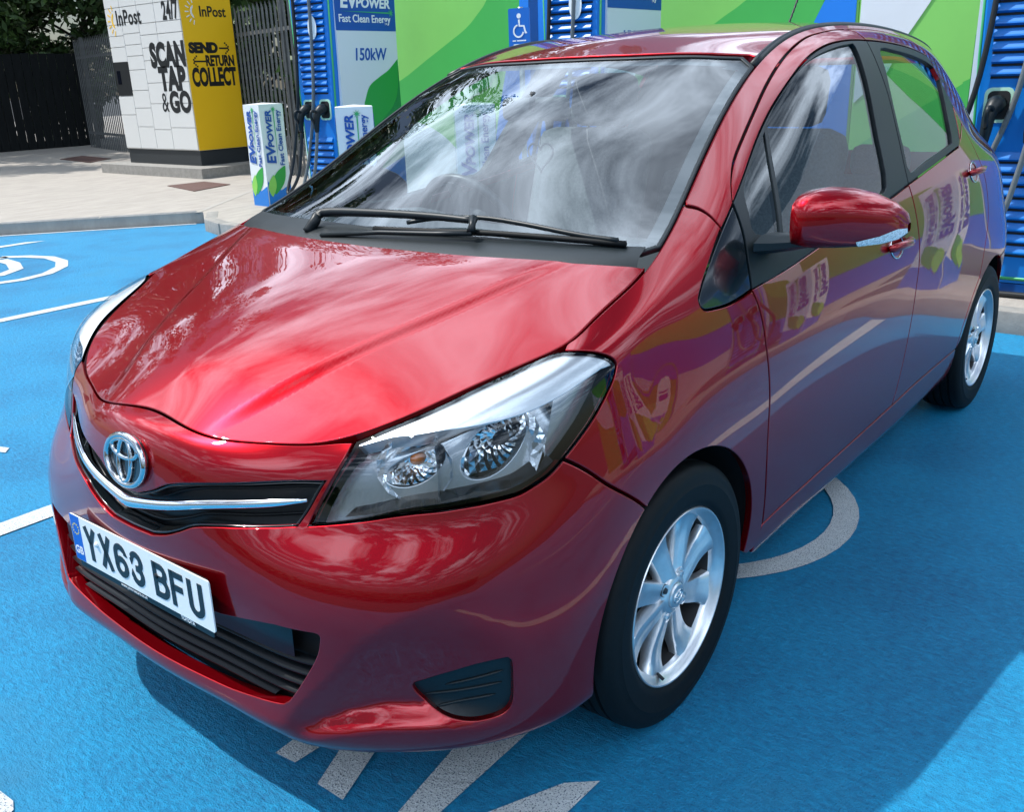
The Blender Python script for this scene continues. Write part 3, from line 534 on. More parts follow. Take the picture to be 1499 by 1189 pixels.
# --- wheels ---
def make_wheel():
    w=bpy.data.objects.new('wheel',None); w.empty_display_size=.1; link(w,CAR)
    R=.303
    pr=[(.196,-.075),(.215,-.083),(.245,-.088),(.272,-.086),(.290,-.079),(.299,-.068)]
    for g in (-.045,-.015,.015,.045): pr+=[(R-.001,g-.007),(R-.001,g-.0045),(R-.008,g-.003),(R-.008,g+.003),(R-.001,g+.0045),(R-.001,g+.007)]
    pr+=[(.299,.068),(.2955,.074),(.290,.079),(.283,.0825),(.281,.0835),(.272,.086),(.258,.0875),(.2565,.0885),(.254,.0882),(.240,.0873),(.224,.0855),(.213,.0835),(.211,.0815),(.205,.0795),(.2035,.076),(.200,.068)]
    MB().lathe(pr,96).build('tyre',RUBBER,w,auto=35)
    rim=MB().lathe([(.2045,.073),(.2045,.0785),(.2025,.0815),(.1995,.0810),(.1965,.0765),(.1915,.0700),(.1835,.0635),(.1815,.057),(.180,.050)],96).build('rim',SILVER,w,auto=40)
    MB().lathe([(.180,.050),(.178,.01),(.172,-.06),(.19,-.075)],64).build('rim_barrel',mat('dark_barrel',(.05,.05,.052),.5,.5),rim,True)  # barrel in a darker grey than the rim lip
    dk=MB(); dk.lathe([(.172,-.05),(.06,-.05),(.001,-.05)],48); dk.build('wheel_back',DARK,w)
    dd=MB(); dd.lathe([(.128,.0),(.128,.012),(.07,.012),(.065,.026),(.001,.026)],48); dd.build('brake_disc',mat('brake_steel',(.045,.045,.047),.5,.7),w,auto=40)
    V=[];F=[]
    def spoke():
        V=[];n=14;cs=[(-1.0,-.030),(-.99,-.007),(-.90,-.0015),(-.5,.0),(-.16,-.0015),(.16,-.0045),(.5,-.006),(.92,-.0075),(1.0,-.012),(1.0,-.030)]
        for i in range(n+1):
            t=i/n; r=.036+t*(.1975-.036); tw=math.radians(4)*math.sin(t*math.pi*.5)*t
            hw=.0205+.0165*t+.022*(max(0,t-.70)/.30)**2+.004*max(0,.2-t)/.2
            y=.064-.012*math.sin(t*math.pi*.55)+.0155*max(0,t-.55)**1.5/.3
            for s,dy in cs:
                a=math.pi/2-tw; cx,cz=r*math.cos(a),r*math.sin(a); tx,tz=math.sin(a),-math.cos(a)
                V.append((cx+tx*hw*s,y+dy*(1.1-.25*t),cz+tz*hw*s))
        m=len(cs);F=[(i*m+k,(i+1)*m+k,(i+1)*m+k+1,i*m+k+1) for i in range(n) for k in range(m-1)]
        return V,F
    sV,sF=spoke(); sp0=MB().add(sV,sF).build('spoke',SILVER,rim,auto=50)
    for k in range(1,8):
        s=bpy.data.objects.new('spoke',sp0.data); link(s,rim); s.rotation_euler=(0,math.radians(45*k),0)
    hub=MB().lathe([(.052,.02),(.052,.053),(.047,.060),(.040,.064),(.033,.0655),(.0315,.063),(.030,.063),(.0295,.0675),(.026,.0705),(.012,.072),(.0005,.072)],48).build('hub_cap',SILVER,rim,auto=30)
    e=MB()
    for a,b,cz in ((.018,.0125,0),(.0055,.0115,0),(.0125,.005,.005)):
        e.tube([(a*math.cos(q),.0722,b*math.sin(q)+cz) for q in np.linspace(0,2*math.pi,33)],.0013,6,caps=False)
    e.build('wheel_emblem',CHROME,hub,True)
    for k in range(4):
        a=math.radians(45+90*k+10);x,z=.0500*math.cos(a),.0500*math.sin(a)
        b=MB(); b.lathe([(.0145,.045),(.0145,.0615),(.012,.0575),(.0115,.050),(.0005,.050)],20,c=(x,0,z)); b.lathe([(.0082,.05),(.0082,.062),(.006,.0655),(.0005,.066)],6,c=(x,0,z)); b.build('wheel_nut',SILVER if k else mat('lock_nut',(.06,.07,.08),.4,.7),rim,auto=30)
    v=MB().tube([(.12,.06,-.135),(.125,.078,-.14)],.004,8).build('tyre_valve',BLACKP,w)
    return w
W0=make_wheel(); W0.location=(0,.742,.300); W0.rotation_euler=(0,math.radians(20),0)
def copy_tree(o,parent):
    c=o.copy(); COL.objects.link(c); c.parent=parent
    for ch in list(o.children): copy_tree(ch,c)
    return c
for x,s,a in ((-2.51,1,5),(0,-1,0),(-2.51,-1,30)):
    w=copy_tree(W0,CAR); w.location=(x,.742*s,.300); w.rotation_euler=(0,math.radians(a),0 if s>0 else math.pi)
# wheel arch liners
for x in (0,-2.51):
    for s in (1,-1):
        V=[];n=28
        for i in range(n+1):
            a=math.radians(-8+196*i/n)
            yb=SIDE.ev(*uv_xz(x+.337*math.cos(a),.305+.337*math.sin(a),(8.9+(.31-.337*math.cos(a))*5.5) if x>-1 else 19-.337*math.cos(a)*2.9,5))[1]
            for r,y in ((.3375,yb-.010),(.350,yb-.030),(.36,.70),(.36,.45),(.05,.44)): V.append((x+r*math.cos(a),y*s,.305+r*math.sin(a)))
        MB().add(V,[(i*5+k,i*5+k+1,(i+1)*5+k+1,(i+1)*5+k) for i in range(n) for k in range(4)]).build('wheel_arch_liner',DARK,CAR,True)
# underside and engine bay core
b=MB(); b.box((-1.22,0,.235),(1.75,1.50,.06)); b.box((-1.25,0,.25),(3.4,.86,.05)); b.box((.36,0,.42),(.36,.84,.42)); b.box((.60,0,.222),(.20,.84,.03)); b.box((.62,0,.62),(.10,.50,.22))
b.build('underbody',DARK,CAR)
# --- upper grille ---
GB=mat('grille_black',(.005,.007,.009),.38,0,Specular_IOR_Level=.3)
def span(loop_,v):
    """half width in u of a symmetrical opening at height v"""
    u=np.linspace(0,6,600);k=inpoly(np.c_[u,np.full(600,v)],loop_);return u[k].max() if k.any() else 0
ug=panel('upper_grille',SIDES,[inset(grille_up*SC,-.01)/SC],GB,CAR,.03,off=-.045,gap=0,r=0,flange=0)
gc=np.array(gu_half)
def grille_mid(f):
    """curve at fraction f between the lower and the upper edge of the opening, as (u,v)"""
    lowp=np.array(crom(gu[:7],4)); upp=np.array(crom(gu[8:],4))[::-1]
    us=np.linspace(0,4.0,40); lo=np.interp(us,np.r_[0,lowp[:,0]],np.r_[lowp[0,1],lowp[:,1]]); hi=np.interp(us,np.r_[0,upp[:,0]],np.r_[upp[0,1],upp[:,1]])
    return us,lo+(hi-lo)*f
for f,o_,r_ in ((.80,-.036,.003),(.18,-.036,.003)):
    us,vs_=grille_mid(f); us=np.r_[-us[::-1][:-1],us]; vs_=np.r_[vs_[::-1][:-1],vs_]
    P=SIDES.ev(us,vs_)+SIDES.nrm(us,vs_)*o_*np.sign(1)
    MB().tube(P,r_,6).build('grille_bar',GB,ug,True)
frame_in=inset(grille_up*SC,.009)/SC
panel('grille_frame',SIDES,[grille_up,frame_in],GLOSSB,CAR,.012,off=-.006,gap=.001,r=.003,flange=.03)
ch=np.array(crom([(0.0,CV['chrome'][0][1]-.1)]+C_('chrome'),5)); us=np.r_[-ch[::-1][:-1,0],ch[:,0]]; vs_=np.r_[ch[::-1][:-1,1],ch[:,1]]
P=SIDES.ev(us,vs_)-SIDES.nrm(us,vs_)*.002; rr=np.interp(np.abs(us),[0,.6,3.4,3.9],[.0140,.0120,.0090,.0035])
MB().tube(P,rr,12,sx=.8).build('grille_chrome',CHROME,CAR,True)
# --- lower grille ---
lg=panel('lower_grille',SIDES,[inset(grille_low*SC,-.045)/SC],DARK,CAR,.04,off=-.055,gap=0,r=0,flange=0)
for v in (2.62,2.86,3.10,3.34,3.58):
    um=span(grille_low,v); 
    if um<.5: continue
    us=np.linspace(-um-.05,um+.05,60); V=[]
    for dv_,o_ in ((-.02,-.045),(0,-.022),(.05,-.020),(.10,-.040)):
        V+=list(SIDES.ev(us,np.full(60,v+dv_))+SIDES.nrm(us,np.full(60,v))*o_)
    MB().add(V,[(k*60+i,k*60+i+1,(k+1)*60+i+1,(k+1)*60+i) for k in range(3) for i in range(59)]).build('grille_slat',GB,lg,True)
um=span(grille_low,4.0); us=np.linspace(-3.9,3.9,60); V=[]
for v,o_ in ((3.66,-.034),(3.72,-.016),(4.4,-.014)): V+=list(SIDES.ev(us,np.full(60,v))+SIDES.nrm(us,np.full(60,v))*o_)
MB().add(V,[(k*60+i,k*60+i+1,(k+1)*60+i+1,(k+1)*60+i) for k in range(2) for i in range(59)]).build('plate_panel',BLACKP,lg,True)
# --- fog lamp blanks ---
for s in (1,-1):
    fb=panel('fog_lamp_blank',SIDES,[(inset(fog*SC,-.002)/SC)*[s,1]],BLACKP,CAR,.012,off=-.012,disp=pocket_disp,gap=0,r=0,flange=0)
    fA,fB=fog.min(0),fog.max(0)
    for fv,f0,f1 in ((.22,.22,.86),(.42,.10,.92),(.60,.34,.93)):
        v=fA[1]+(fB[1]-fA[1])*fv; u0=fA[0]+(fB[0]-fA[0])*f0; u1=fA[0]+(fB[0]-fA[0])*f1
        us=np.linspace(u0,u1,24);vv=np.full(24,v)+.25*(us-u0)/(u1-u0);P=SIDES.ev(us*s,vv)+SIDES.nrm(us*s,vv)*((-.011+pocket_disp(us,vv))[:,None])
        MB().tube(P,np.interp(np.arange(24),[0,3,20,23],[.0005,.003,.003,.0005]),6).build('ridge',BLACKP,fb,True)
# --- number plate ---
PW=mat('plate_white',(.78,.80,.80),.3); PB=mat('plate_black',(.008,.010,.012),.4); PBL=mat('plate_blue',(.0,.10,.50),.35); PTX=mat('plate_print',(.75,.76,.76),.5)
PT=frame((.7875,0,.468),(0,1,0),None,(.9999,0,.012))     # local x across the car, y up, z forwards
plate=bpy.data.objects.new('number_plate',None); link(plate,CAR)
def rrect(w,h,r,n=4,cx=0,cy=0):
    out=[]
    for sx,sy,a0 in ((1,1,0),(-1,1,90),(-1,-1,180),(1,-1,270)):
        for k in range(n+1):
            a=math.radians(a0+90*k/n);out.append((cx+sx*(w/2-r)+r*math.cos(a),cy+sy*(h/2-r)+r*math.sin(a)))
    return out
MB().prism(rrect(.50,.125,.006,cy=-.009),-.006,-.001,T=PT).build('plate_holder',BLACKP,plate)
MB().prism(rrect(.52,.111,.006),-.001,.0018,T=PT).build('plate',PW,plate)
MB().prism([(-.2585,-.0545),(-.219,-.0545),(-.219,.0545),(-.2585,.0545)],.0018,.0022,T=PT).build('country_band',PBL,plate)
text_mesh('country_code','GB',PTX,PT@Matrix.Translation((-.2385,-.030,.0026)),.026,plate,bold=.0006,depth=.0003)
st=MB()
for k in range(12):
    a=2*math.pi*k/12; st.prism([(-.2385+.0125*math.cos(a)+.0022*math.cos(q),.022+.0125*math.sin(a)+.0022*math.sin(q)) for q in np.linspace(0,2*math.pi,6)[:-1]],.0022,.0026,T=PT)
st.build('star_ring',mat('plate_yellow',(.75,.6,.05),.5),plate)
def strokes(paths,w=.014,z0=.0018,z1=.0028):
    b=MB()
    for p in paths:
        p=[np.array(q,float) for q in p];p=[q for i,q in enumerate(p) if i==0 or np.abs(q-p[i-1]).max()>1e-5];L=[];Rr=[]
        for i in range(len(p)):
            d0=(p[i]-p[i-1]) if i>0 else (p[1]-p[0]); d1=(p[i+1]-p[i]) if i<len(p)-1 else d0
            d0=d0/np.linalg.norm(d0);d1=d1/np.linalg.norm(d1);t=d0+d1;t/=np.linalg.norm(t);n=np.array([-t[1],t[0]]);c=max(.5,float(n@np.array([-d0[1],d0[0]])))
            L.append(p[i]+n*w/2/c);Rr.append(p[i]-n*w/2/c)
        for i in range(len(p)-1): b.prism([tuple(Rr[i]),tuple(Rr[i+1]),tuple(L[i+1]),tuple(L[i])],z0,z1+.00002*i,T=PT)
    return b
def arc(cx,cy,r,a0,a1,n=7,ry=None): return [(cx+r*math.cos(math.radians(a)),cy+(ry or r)*math.sin(math.radians(a))) for a in np.linspace(a0,a1,n)]
h=.0395; GL={
 'Y':[[(-.018,h),(0,.002)],[(.018,h),(0,.002)],[(0,.006),(0,-h)]],
 'X':[[(-.018,h),(.018,-h)],[(.018,h),(-.018,-h)]],
 '6':[arc(0,-.0145,.018,0,360,21)+[],[(.015,.0225)]+arc(0,.0145,.018,25,180,9)+[(-.018,-.0145)]],
 '3':[[(-.017,.020)]+arc(0,.0155,.017,170,-70,11)+[(-.004,.0)],[(-.004,.0)]+arc(0,-.0160,.0175,75,-170,12)+[(-.0175,-.021)]],
 'B':[[(-.018,-h),(-.018,h)],[(-.018,.0325),(0,.0325)]+arc(.003,.0180,.0145,80,-80,9)+[(0,.0035),(-.018,.0035)],[(0,.0035)]+arc(.003,-.0145,.0180,80,-80,9)+[(0,-.0325),(-.018,-.0325)]],
 'F':[[(-.018,-h),(-.018,h)],[(-.018,.0325),(.022,.0325)],[(-.018,.003),(.017,.003)]],
 'U':[[(-.018,h),(-.018,-.0145)]+arc(0,-.0145,.018,180,360,11)+[(.018,-.0145),(.018,h)]]}
x=-.205
for chn in 'YX63 BFU':
    if chn==' ': x+=.026; continue
    P=[[(a+x+.025,b_) for a,b_ in p] for p in GL[chn]]
    strokes(P).build('plate_letter',PB,plate); x+=.0605
text_mesh('dealer_line','www.johnroecars.co.uk',PTX,PT@Matrix.Translation((-.03,-.0625,.0003)),.0105,plate,depth=.0002)
text_mesh('dealer_name','TOYOTA',PTX,PT@Matrix.Translation((.165,-.0625,.0003)),.0115,plate,depth=.0002,bold=.0003)
for xx in (-.155,.075): MB().lathe([(.006,0),(.006,.003),(.004,.0045),(.0005,.0048)],16,axis='z').build('screw_cap',PB if xx>0 else PW,plate,auto=40).matrix_local=PT@Matrix.Translation((xx,.008,.002))
# --- front emblem ---
ET=frame((.769,0,.703),(0,1,0),None,(.985,0,.17)); em=bpy.data.objects.new('front_emblem',None); link(em,CAR)
ell=lambda a,b,cx=0,cy=0,n=49:[tuple(ET@Vector((cx+a*math.cos(q),cy+b*math.sin(q),0))) for q in np.linspace(0,2*math.pi,n)]
MB().prism([(.069*math.cos(q),.051*math.sin(q)) for q in np.linspace(0,2*math.pi,41)[:-1]],-.03,.0,T=ET).build('backing',GLOSSB,em)
for nm,a,b_,cy,r_ in (('outer_ring',.068,.050,0,.0068),('inner_ring',.0225,.044,0,.0052),('cross_ring',.046,.0185,.0235,.0052)):
    MB().tube([Vector(p)+Vector((.003,0,0)) for p in ell(a,b_,0,cy)],r_,10,caps=False).build(nm,mat('badge_chrome',(.62,.64,.66),.10,1.0),em,True)
# --- headlights ---
HSIL=mat('headlight_silver',(.72,.75,.78),.36,.9); HCHR=mat('reflector_chrome',(.86,.88,.90),.10,1.0); HDK=mat('headlight_bezel',(.46,.49,.52),.22,.75)
add_noise(HSIL,160,.05,2,stretch=(1,1,6),bump=.05)
AMB=mat('amber_bulb',(.75,.18,.01),.15,0,Transmission_Weight=.3)
hl_loop=loop(C_('hl_inner'),C_('hl_bottom'),C_('hl_outer'),C_('hl_top'),n=5)
upper=C_('hl_upper')
BW=[SIDE.ev(*q)-SIDE.nrm(*q)*np.sign(SIDE.nrm(*q)[0])*o_ for q,o_ in zip(CV['bowls'],(.044,.040))]
for s in (1,-1):
    H=bpy.data.objects.new('headlight',None); link(H,CAR)
    fl=lambda L:np.array(L)*[s,1]
    lens=panel('lens',SIDES,[fl(hl_loop)],LENS,H,.02,gap=.006,flange=0,r=0,off=.001)
    hin=inset(hl_loop*SC,.0075)/SC
    panel('lens_seal',SIDES,[fl(hl_loop),fl(hin)],GLOSSB,H,.012,gap=.0025,flange=.007,r=.002,off=-.001)
    panel('housing',SIDES,[fl(inset(hl_loop*SC,.004)/SC)]+[fl([(c[0]+ru*math.cos(q),c[1]+rv*math.sin(q)) for q in np.linspace(0,2*math.pi,33)[:-1]]) for c,ru,rv in zip(CV['bowls'],(.60,.48),(1.75,1.40))],HDK,H,.02,gap=0,flange=.02,r=.003,off=-.046)
    # bright upper trim: everything in the lamp above the dividing line
    hi_=np.array(hin); top=[q for q in hi_ if q[1]>np.interp(q[0],[p[0] for p in upper],[p[1] for p in upper])+.05 and q[0]>upper[0][0] and q[0]<upper[-1][0]-.05]
    top=sorted(top,key=lambda q:-q[0]); 
    ulo=np.array(crom(upper,4)); ulo=ulo[ulo[:,0]<upper[-1][0]-.1]
    ul=np.concatenate([ulo,np.array(sorted([q for q in hi_ if q[0]>upper[-1][0]-.1 and q[1]>upper[-1][1]-.25],key=lambda q:q[1])).reshape(-1,2),np.array(top)])
    panel('upper_trim',SIDES,[fl(ul)],HSIL,H,.02,gap=.0,flange=.03,r=.002,off=-.006)
    def bowl(name,c,ax,R,depth,nf,M,rings=7,cut=None):
        ax=np.array(ax,float);ax/=np.linalg.norm(ax);e1=np.cross([0,0,1],ax);e1/=np.linalg.norm(e1);e2=np.cross(ax,e1);V=[];F=[]
        for i in range(rings+1):
            r=R*(i/rings);dz=depth*((i/rings)**2-1)
            for k in range(nf): a=2*math.pi*k/nf;rj=r*(1+.035*((k+i)%2));V.append(np.array(c)+ax*dz+(e1*math.cos(a)+e2*math.sin(a)*.9)*rj)
        for i in range(rings):
            for k in range(nf): F.append((i*nf+k,i*nf+(k+1)%nf,(i+1)*nf+(k+1)%nf,(i+1)*nf+k))
        V=[v*[1,s,1] for v in V]
        return MB().add(V,F).build(name,M,H,False)
    bowl('main_reflector',tuple(BW[0]),(.80,.56,.18),.088,.066,28,HCHR,8)
    bowl('indicator_reflector',tuple(BW[1]),(.82,.54,.18),.068,.055,24,HCHR,10)
    for (c,r,M) in ((tuple(BW[0]-[.034,.015,0]),.013,DARK),(tuple(BW[1]-[.022,.011,-.010]),.012,AMB)):
        V=[];F=[]
        bm=bmesh.new(); bmesh.ops.create_uvsphere(bm,u_segments=14,v_segments=8,radius=r)
        for v in bm.verts: v.co=Vector((v.co.x*1.5+c[0],v.co.y+c[1]*s,v.co.z+c[2]))
        bm.verts.index_update(); V=[tuple(v.co) for v in bm.verts];F=[[v.index for v in f.verts] for f in bm.faces];bm.free()
        MB().add(V,F).build('bulb',M,H,True)
    # curved silver fin between the bowls and the outer wall
    for fn,fm in (('fin_a',HCHR),('fin_b',HDK)):
        fc=np.array(crom(C_(fn),5)); V=[]
        for q in fc:
            n_=SIDES.nrm(q[0]*s,q[1]); n_=n_*(1 if n_[0]>0 else -1)
            for k in (0,1): V.append(SIDE.ev(*q)*[1,s,1]-n_*(.014+.06*k))
        MB().add(V,[(2*i,2*i+1,2*i+3,2*i+2) for i in range(len(fc)-1)]).build('fin',fm,H,True)
    # floor of the lamp
    lo=np.array(crom(C_('hl_bottom'),3)); V=[]
    for q in lo[2:-2]:
        n_=SIDES.nrm(q[0]*s,q[1]);n_=n_*(1 if n_[0]>0 else -1);p=SIDE.ev(q[0],q[1]+.35)*[1,s,1]
        V+=[p-n_*.008,p-n_*.085+np.array([0,0,.03])]
    k=len(V)//2; MB().add(V,[(2*i,2*i+1,2*i+3,2*i+2) for i in range(k-1)]).build('lamp_floor',mat('lamp_floor_dark',(.03,.034,.038),.15,.3),H,True)
# --- door mirrors ---
def mirror(s):
    Mi=bpy.data.objects.new('door_mirror',None); link(Mi,CAR)
    secs=[(-.490,.838,1.062,.052,.050),(-.493,.848,1.063,.072,.060),(-.505,.885,1.066,.080,.064),(-.530,.93,1.064,.078,.062),(-.560,.972,1.058,.070,.055),(-.592,1.008,1.049,.055,.043),(-.618,1.030,1.040,.034,.027),(-.632,1.038,1.035,.010,.010)]
    n=28;V=[];mi=[]
    for cx,cy,cz,a,b_ in secs:
        for k in range(n):
            q=2*math.pi*k/n;c,sn=math.cos(q),math.sin(q);e=.62
            px=a*math.copysign(abs(c)**e,c);pz=b_*math.copysign(abs(sn)**e,sn)
            if px<0: px*=.75
            V.append((cx+px-.15*pz*0,(cy+ -.10*px)*s,cz+pz-.10*px))
    F=[];mi=[]
    for i in range(len(secs)-1):
        for k in range(n):
            F.append((i*n+k,i*n+(k+1)%n,(i+1)*n+(k+1)%n,(i+1)*n+k)); q=(k+.5)/n*360
            mi.append(1 if 240<q<312 or (s<0 and 100<q<=240) else 0)
    F.append(tuple(range(n)));mi.append(1)
    mesh('mirror_cap',V,F,[PAINT,BLACKP],Mi,True,mi=mi)
    # repeater lens along the outer lower edge
    L=[];idx=range(4,8)
    for i in idx:
        cx,cy,cz,a,b_=secs[i]
        for q in (-52,-40,-28) if i==4 else ((-50,-32,-14) if i==5 else (-50,-25,0)):
            qq=math.radians(q);c,sn=math.cos(qq),math.sin(qq);e=.62;px=(a+.002)*abs(c)**e;pz=(b_+.002)*math.copysign(abs(sn)**e,sn)
            w=1
            L.append((cx+px,(cy-.10*px+.001)*s,cz+pz-.10*px))
    MB().add(L,[(i*3+k,i*3+k+1,(i+1)*3+k+1,(i+1)*3+k) for i in range(3) for k in range(2)]).build('mirror_indicator',add_noise(mat('repeater_lens',(.70,.74,.76),.35),260,.3,1,bump=.3),Mi,True)
    # foot on the door
    b=MB()
    P=[(-.455,.772,1.005),(-.47,.80,1.005),(-.485,.835,1.008),(-.495,.862,1.012)]
    V=[];m=8
    for (x,y,z),(a,h_) in zip(P,((.075,.024),(.068,.021),(.062,.018),(.058,.016))):
        for k in range(m):
            q=2*math.pi*(k+.5)/m; V.append((x+a*math.cos(q),y*s,z+h_*math.sin(q)))
    b.add(V,[(i*m+k,i*m+(k+1)%m,(i+1)*m+(k+1)%m,(i+1)*m+k) for i in range(3) for k in range(m)]+[tuple(range(m))]); b.build('mirror_foot',BLACKP,Mi,auto=50)
    gl=[];cx,cy,cz,a,b_=secs[2]
    MB().box((-.562,.925*s,1.055),(.004,.11,.07),bev=.002).build('mirror_glass',CHROME,Mi)
    return Mi
mirror(1); mf=mirror(-1)      # the far mirror is folded back
pv_=Vector((-.47,-.80,0)); mf.matrix_local=Matrix.Translation(pv_)@Matrix.Rotation(math.radians(-82),4,'Z')@Matrix.Translation(-pv_)
# --- door handles ---
def handle(u,v,s):
    Hd=bpy.data.objects.new('door_handle',None); link(Hd,CAR)
    p=SIDE.ev(u,v);n_=SIDE.nrm(u,v); n_=n_ if n_[1]>0 else -n_
    tx=np.array([1,0,0])-n_*n_[0];tx/=np.linalg.norm(tx);tz=np.cross(n_,tx)*-1;tz=tz if tz[2]>0 else -tz
    f=lambda a,b_,c:(p+tx*a+tz*b_+n_*c)*[1,s,1]
    cup=[];
    for r,c in ((1,.001),(.86,.0012),(.6,-.010),(0.01,-.016)):
        for k in range(24): q=2*math.pi*k/24;cup.append(f(.052*r*math.cos(q)+.02,.036*r*math.sin(q),c))
    MB().add(cup,[(i*24+k,i*24+(k+1)%24,(i+1)*24+(k+1)%24,(i+1)*24+k) for i in range(3) for k in range(24)]).build('handle_recess',PAINT,Hd,True)
    MB().tube([f(.052*math.cos(q)+.02,.036*math.sin(q),.0015) for q in np.linspace(0,2*math.pi,33)],.0022,6,caps=False).build('recess_rim',CHROME,Hd,True)
    P=[f(-.080,0,0),f(-.07,.001,.014),f(-.04,.002,.026),f(0,.002,.030),f(.045,.002,.027),f(.078,.001,.016),f(.090,0,.002)]
    MB().tube(crom(P,4),np.interp(np.linspace(0,1,25),[0,.1,.5,.9,1],[.008,.012,.0135,.012,.008]),10,sx=.75).build('handle_bar',PAINT,Hd,True)
for s in (1,-1): handle(15.45,9.05,s); handle(18.0,9.75,s)
# --- wiper, antenna ---
Wp=bpy.data.objects.new('windscreen_wiper',None); link(Wp,CAR)
o=np.array([.012,0,.022])
arm=[np.array(q)+o*k for q,k in (((.014,-.301,1.012),.4),((-.011,-.289,1.03),.8),((-.035,-.275,1.047),1),((-.045,-.103,1.055),1),((-.05,.106,1.058),1),((-.05,.237,1.056),1))]
MB().tube(crom(arm,4),np.interp(np.linspace(0,1,21),[0,.2,.35,1],[.013,.015,.013,.008]),8).build('wiper_arm',BLACKP,Wp,True)
MB().tube([np.array(q)+o*.8 for q in ((.028,-.222,1.005),(.01,-.024,1.023),(-.005,.146,1.03),(-.019,.252,1.036))],.006,8).build('link_rod',BLACKP,Wp,True)
MB().tube([np.array((-.05,.237,1.056))+o*1.3,np.array((-.035,.245,1.046))+o*1.2,np.array((-.019,.252,1.036))+o],[.012,.008,.011],8).build('arm_bracket',BLACKP,Wp,True)
bl=[(-.011,-.069,1.035),(-.022,.131,1.041),(-.036,.289,1.046),(-.059,.467,1.044),(-.094,.617,1.038)]
MB().tube(crom([np.array(q)+o*.35 for q in bl],5),.0075,6).build('wiper_blade',RUBBER,Wp,True)
MB().tube(crom([np.array(q)+o*.6 for q in ((-.033,.03,1.049),(-.056,.101,1.060),(-.072,.231,1.068),(-.072,.359,1.062),(-.078,.509,1.047),(-.092,.60,1.040))],5),.006,6).build('blade_frame',BLACKP,Wp,True)
ap=np.array(ROOF.ev(-2.3,0.)); A=bpy.data.objects.new('roof_aerial',None); link(A,CAR)
MB().lathe([(.022,-.005),(.020,.008),(.011,.018),(.0005,.02)],20,axis='z',c=ap).build('aerial_base',BLACKP,A,True)
d_=np.array([-.62,0,.78]); MB().tube([ap+d_*t+[0,0,.012] for t in np.linspace(0,.36,60)],[.0048 if i%4<2 else .0036 for i in range(60)],8).build('aerial_rod',BLACKP,A,True)
# --- cabin ---
CG=mat('cabin_dark_grey',(.035,.04,.045),.7); CL=mat('cabin_light_grey',(.30,.31,.31),.8); SEAT=mat('seat_fabric',(.13,.14,.15),.9); add_noise(SEAT,120,.3,3,bump=.1)
panel('roof_lining',ROOF,[inset(rl,.014)],CL,CAR,.09,off=-.028,gap=0,flange=0,r=0)
for lp in (fd_skin,rd_skin): both('door_card',[lp],CG,.05,off=-.055,gap=.004,flange=0,r=0)
for lp in (fd_frame,rd_frame): both('frame_lining',[lp],CG,.04,off=-.022,gap=.001,flange=0,r=0)
both('pillar_trim',[bside],CG,.04,off=-.03,gap=.006,flange=0,r=0)
b=MB(); b.box((-1.3,0,.30),(2.7,1.42,.04)); b.box((-.05,0,.62),(.05,1.35,.70)); b.box((-2.88,0,.55),(.05,1.2,.5)); b.build('floor_pan',DARK,CAR)
# dashboard
ds=[];prof=[(-.06,.955),(-.14,.975),(-.35,.985),(-.50,.975),(-.585,.94),(-.60,.85),(-.55,.62)]
for i,y in enumerate(np.linspace(-.70,.70,21)):
    for x,z in prof: ds.append((x+.05*(1-(y/.7)**2),y,z+.02*(1-(y/.7)**2)+ (.035*math.exp(-((y+.36)/.17)**2) if -.55<x<-.3 else 0)))
MB().add(ds,[(i*7+k,i*7+k+1,(i+1)*7+k+1,(i+1)*7+k) for i in range(20) for k in range(6)]).build('dashboard',CG,CAR,True)
sw=bpy.data.objects.new('steering_wheel',None); link(sw,CAR); ST=frame((-.72,-.37,.925),(0,1,0),None,(-.90,0,.43))
MB().tube([tuple(ST@Vector((.185*math.cos(q),.185*math.sin(q),0))) for q in np.linspace(0,2*math.pi,49)],.015,10,caps=False).build('wheel_rim',mat('leather_black',(.02,.022,.024),.45),sw,True)
b=MB(); b.prism(rrect(.15,.12,.04),-.03,.02,T=ST); b.prism(rrect(.36,.035,.01),-.02,.005,T=ST); b.prism(rrect(.035,.18,.01,cy=-.09),-.02,.004,T=ST); b.build('wheel_hub',CG,sw)
def seat(y,x=-1.25):
    S_=bpy.data.objects.new('front_seat',None); link(S_,CAR)
    def cushion(name,c,d,rot,par=S_,bev=.06):
        T=Matrix.Translation(c)@Matrix.Rotation(rot,4,'Y'); return MB().box((0,0,0),d,T=T,bev=bev).build(name,SEAT,par,auto=60)
    cushion('seat_base',(x+.22,y,.53),(.52,.48,.18),math.radians(-8)); bk=cushion('backrest',(x-.10,y,.88),(.15,.47,.66),math.radians(-17)); cushion('headrest',(x-.245,y,1.295),(.10,.27,.19),math.radians(-12),bk)
    b=MB()
    for q in (-.06,.06): b.tube([(x-.21,y+q,1.13),(x-.235,y+q,1.25)],.006,8)
    b.build('headrest_post',CHROME,bk,True)
for y in (-.36,.36): seat(y)
rs=bpy.data.objects.new('rear_seat',None); link(rs,CAR)
MB().box((0,0,0),(.5,1.2,.18),T=Matrix.Translation((-2.0,0,.53))@Matrix.Rotation(math.radians(-8),4,'Y'),bev=.06).build('rear_bench',SEAT,rs,auto=60)
rb=MB().box((0,0,0),(.14,1.2,.54),T=Matrix.Translation((-2.30,0,.70))@Matrix.Rotation(math.radians(-20),4,'Y'),bev=.06).build('rear_backrest',SEAT,rs,auto=60)
for y in (-.38,.38): MB().box((0,0,0),(.09,.24,.13),T=Matrix.Translation((-2.42,y,1.01)),bev=.05).build('headrest',SEAT,rb,auto=60)
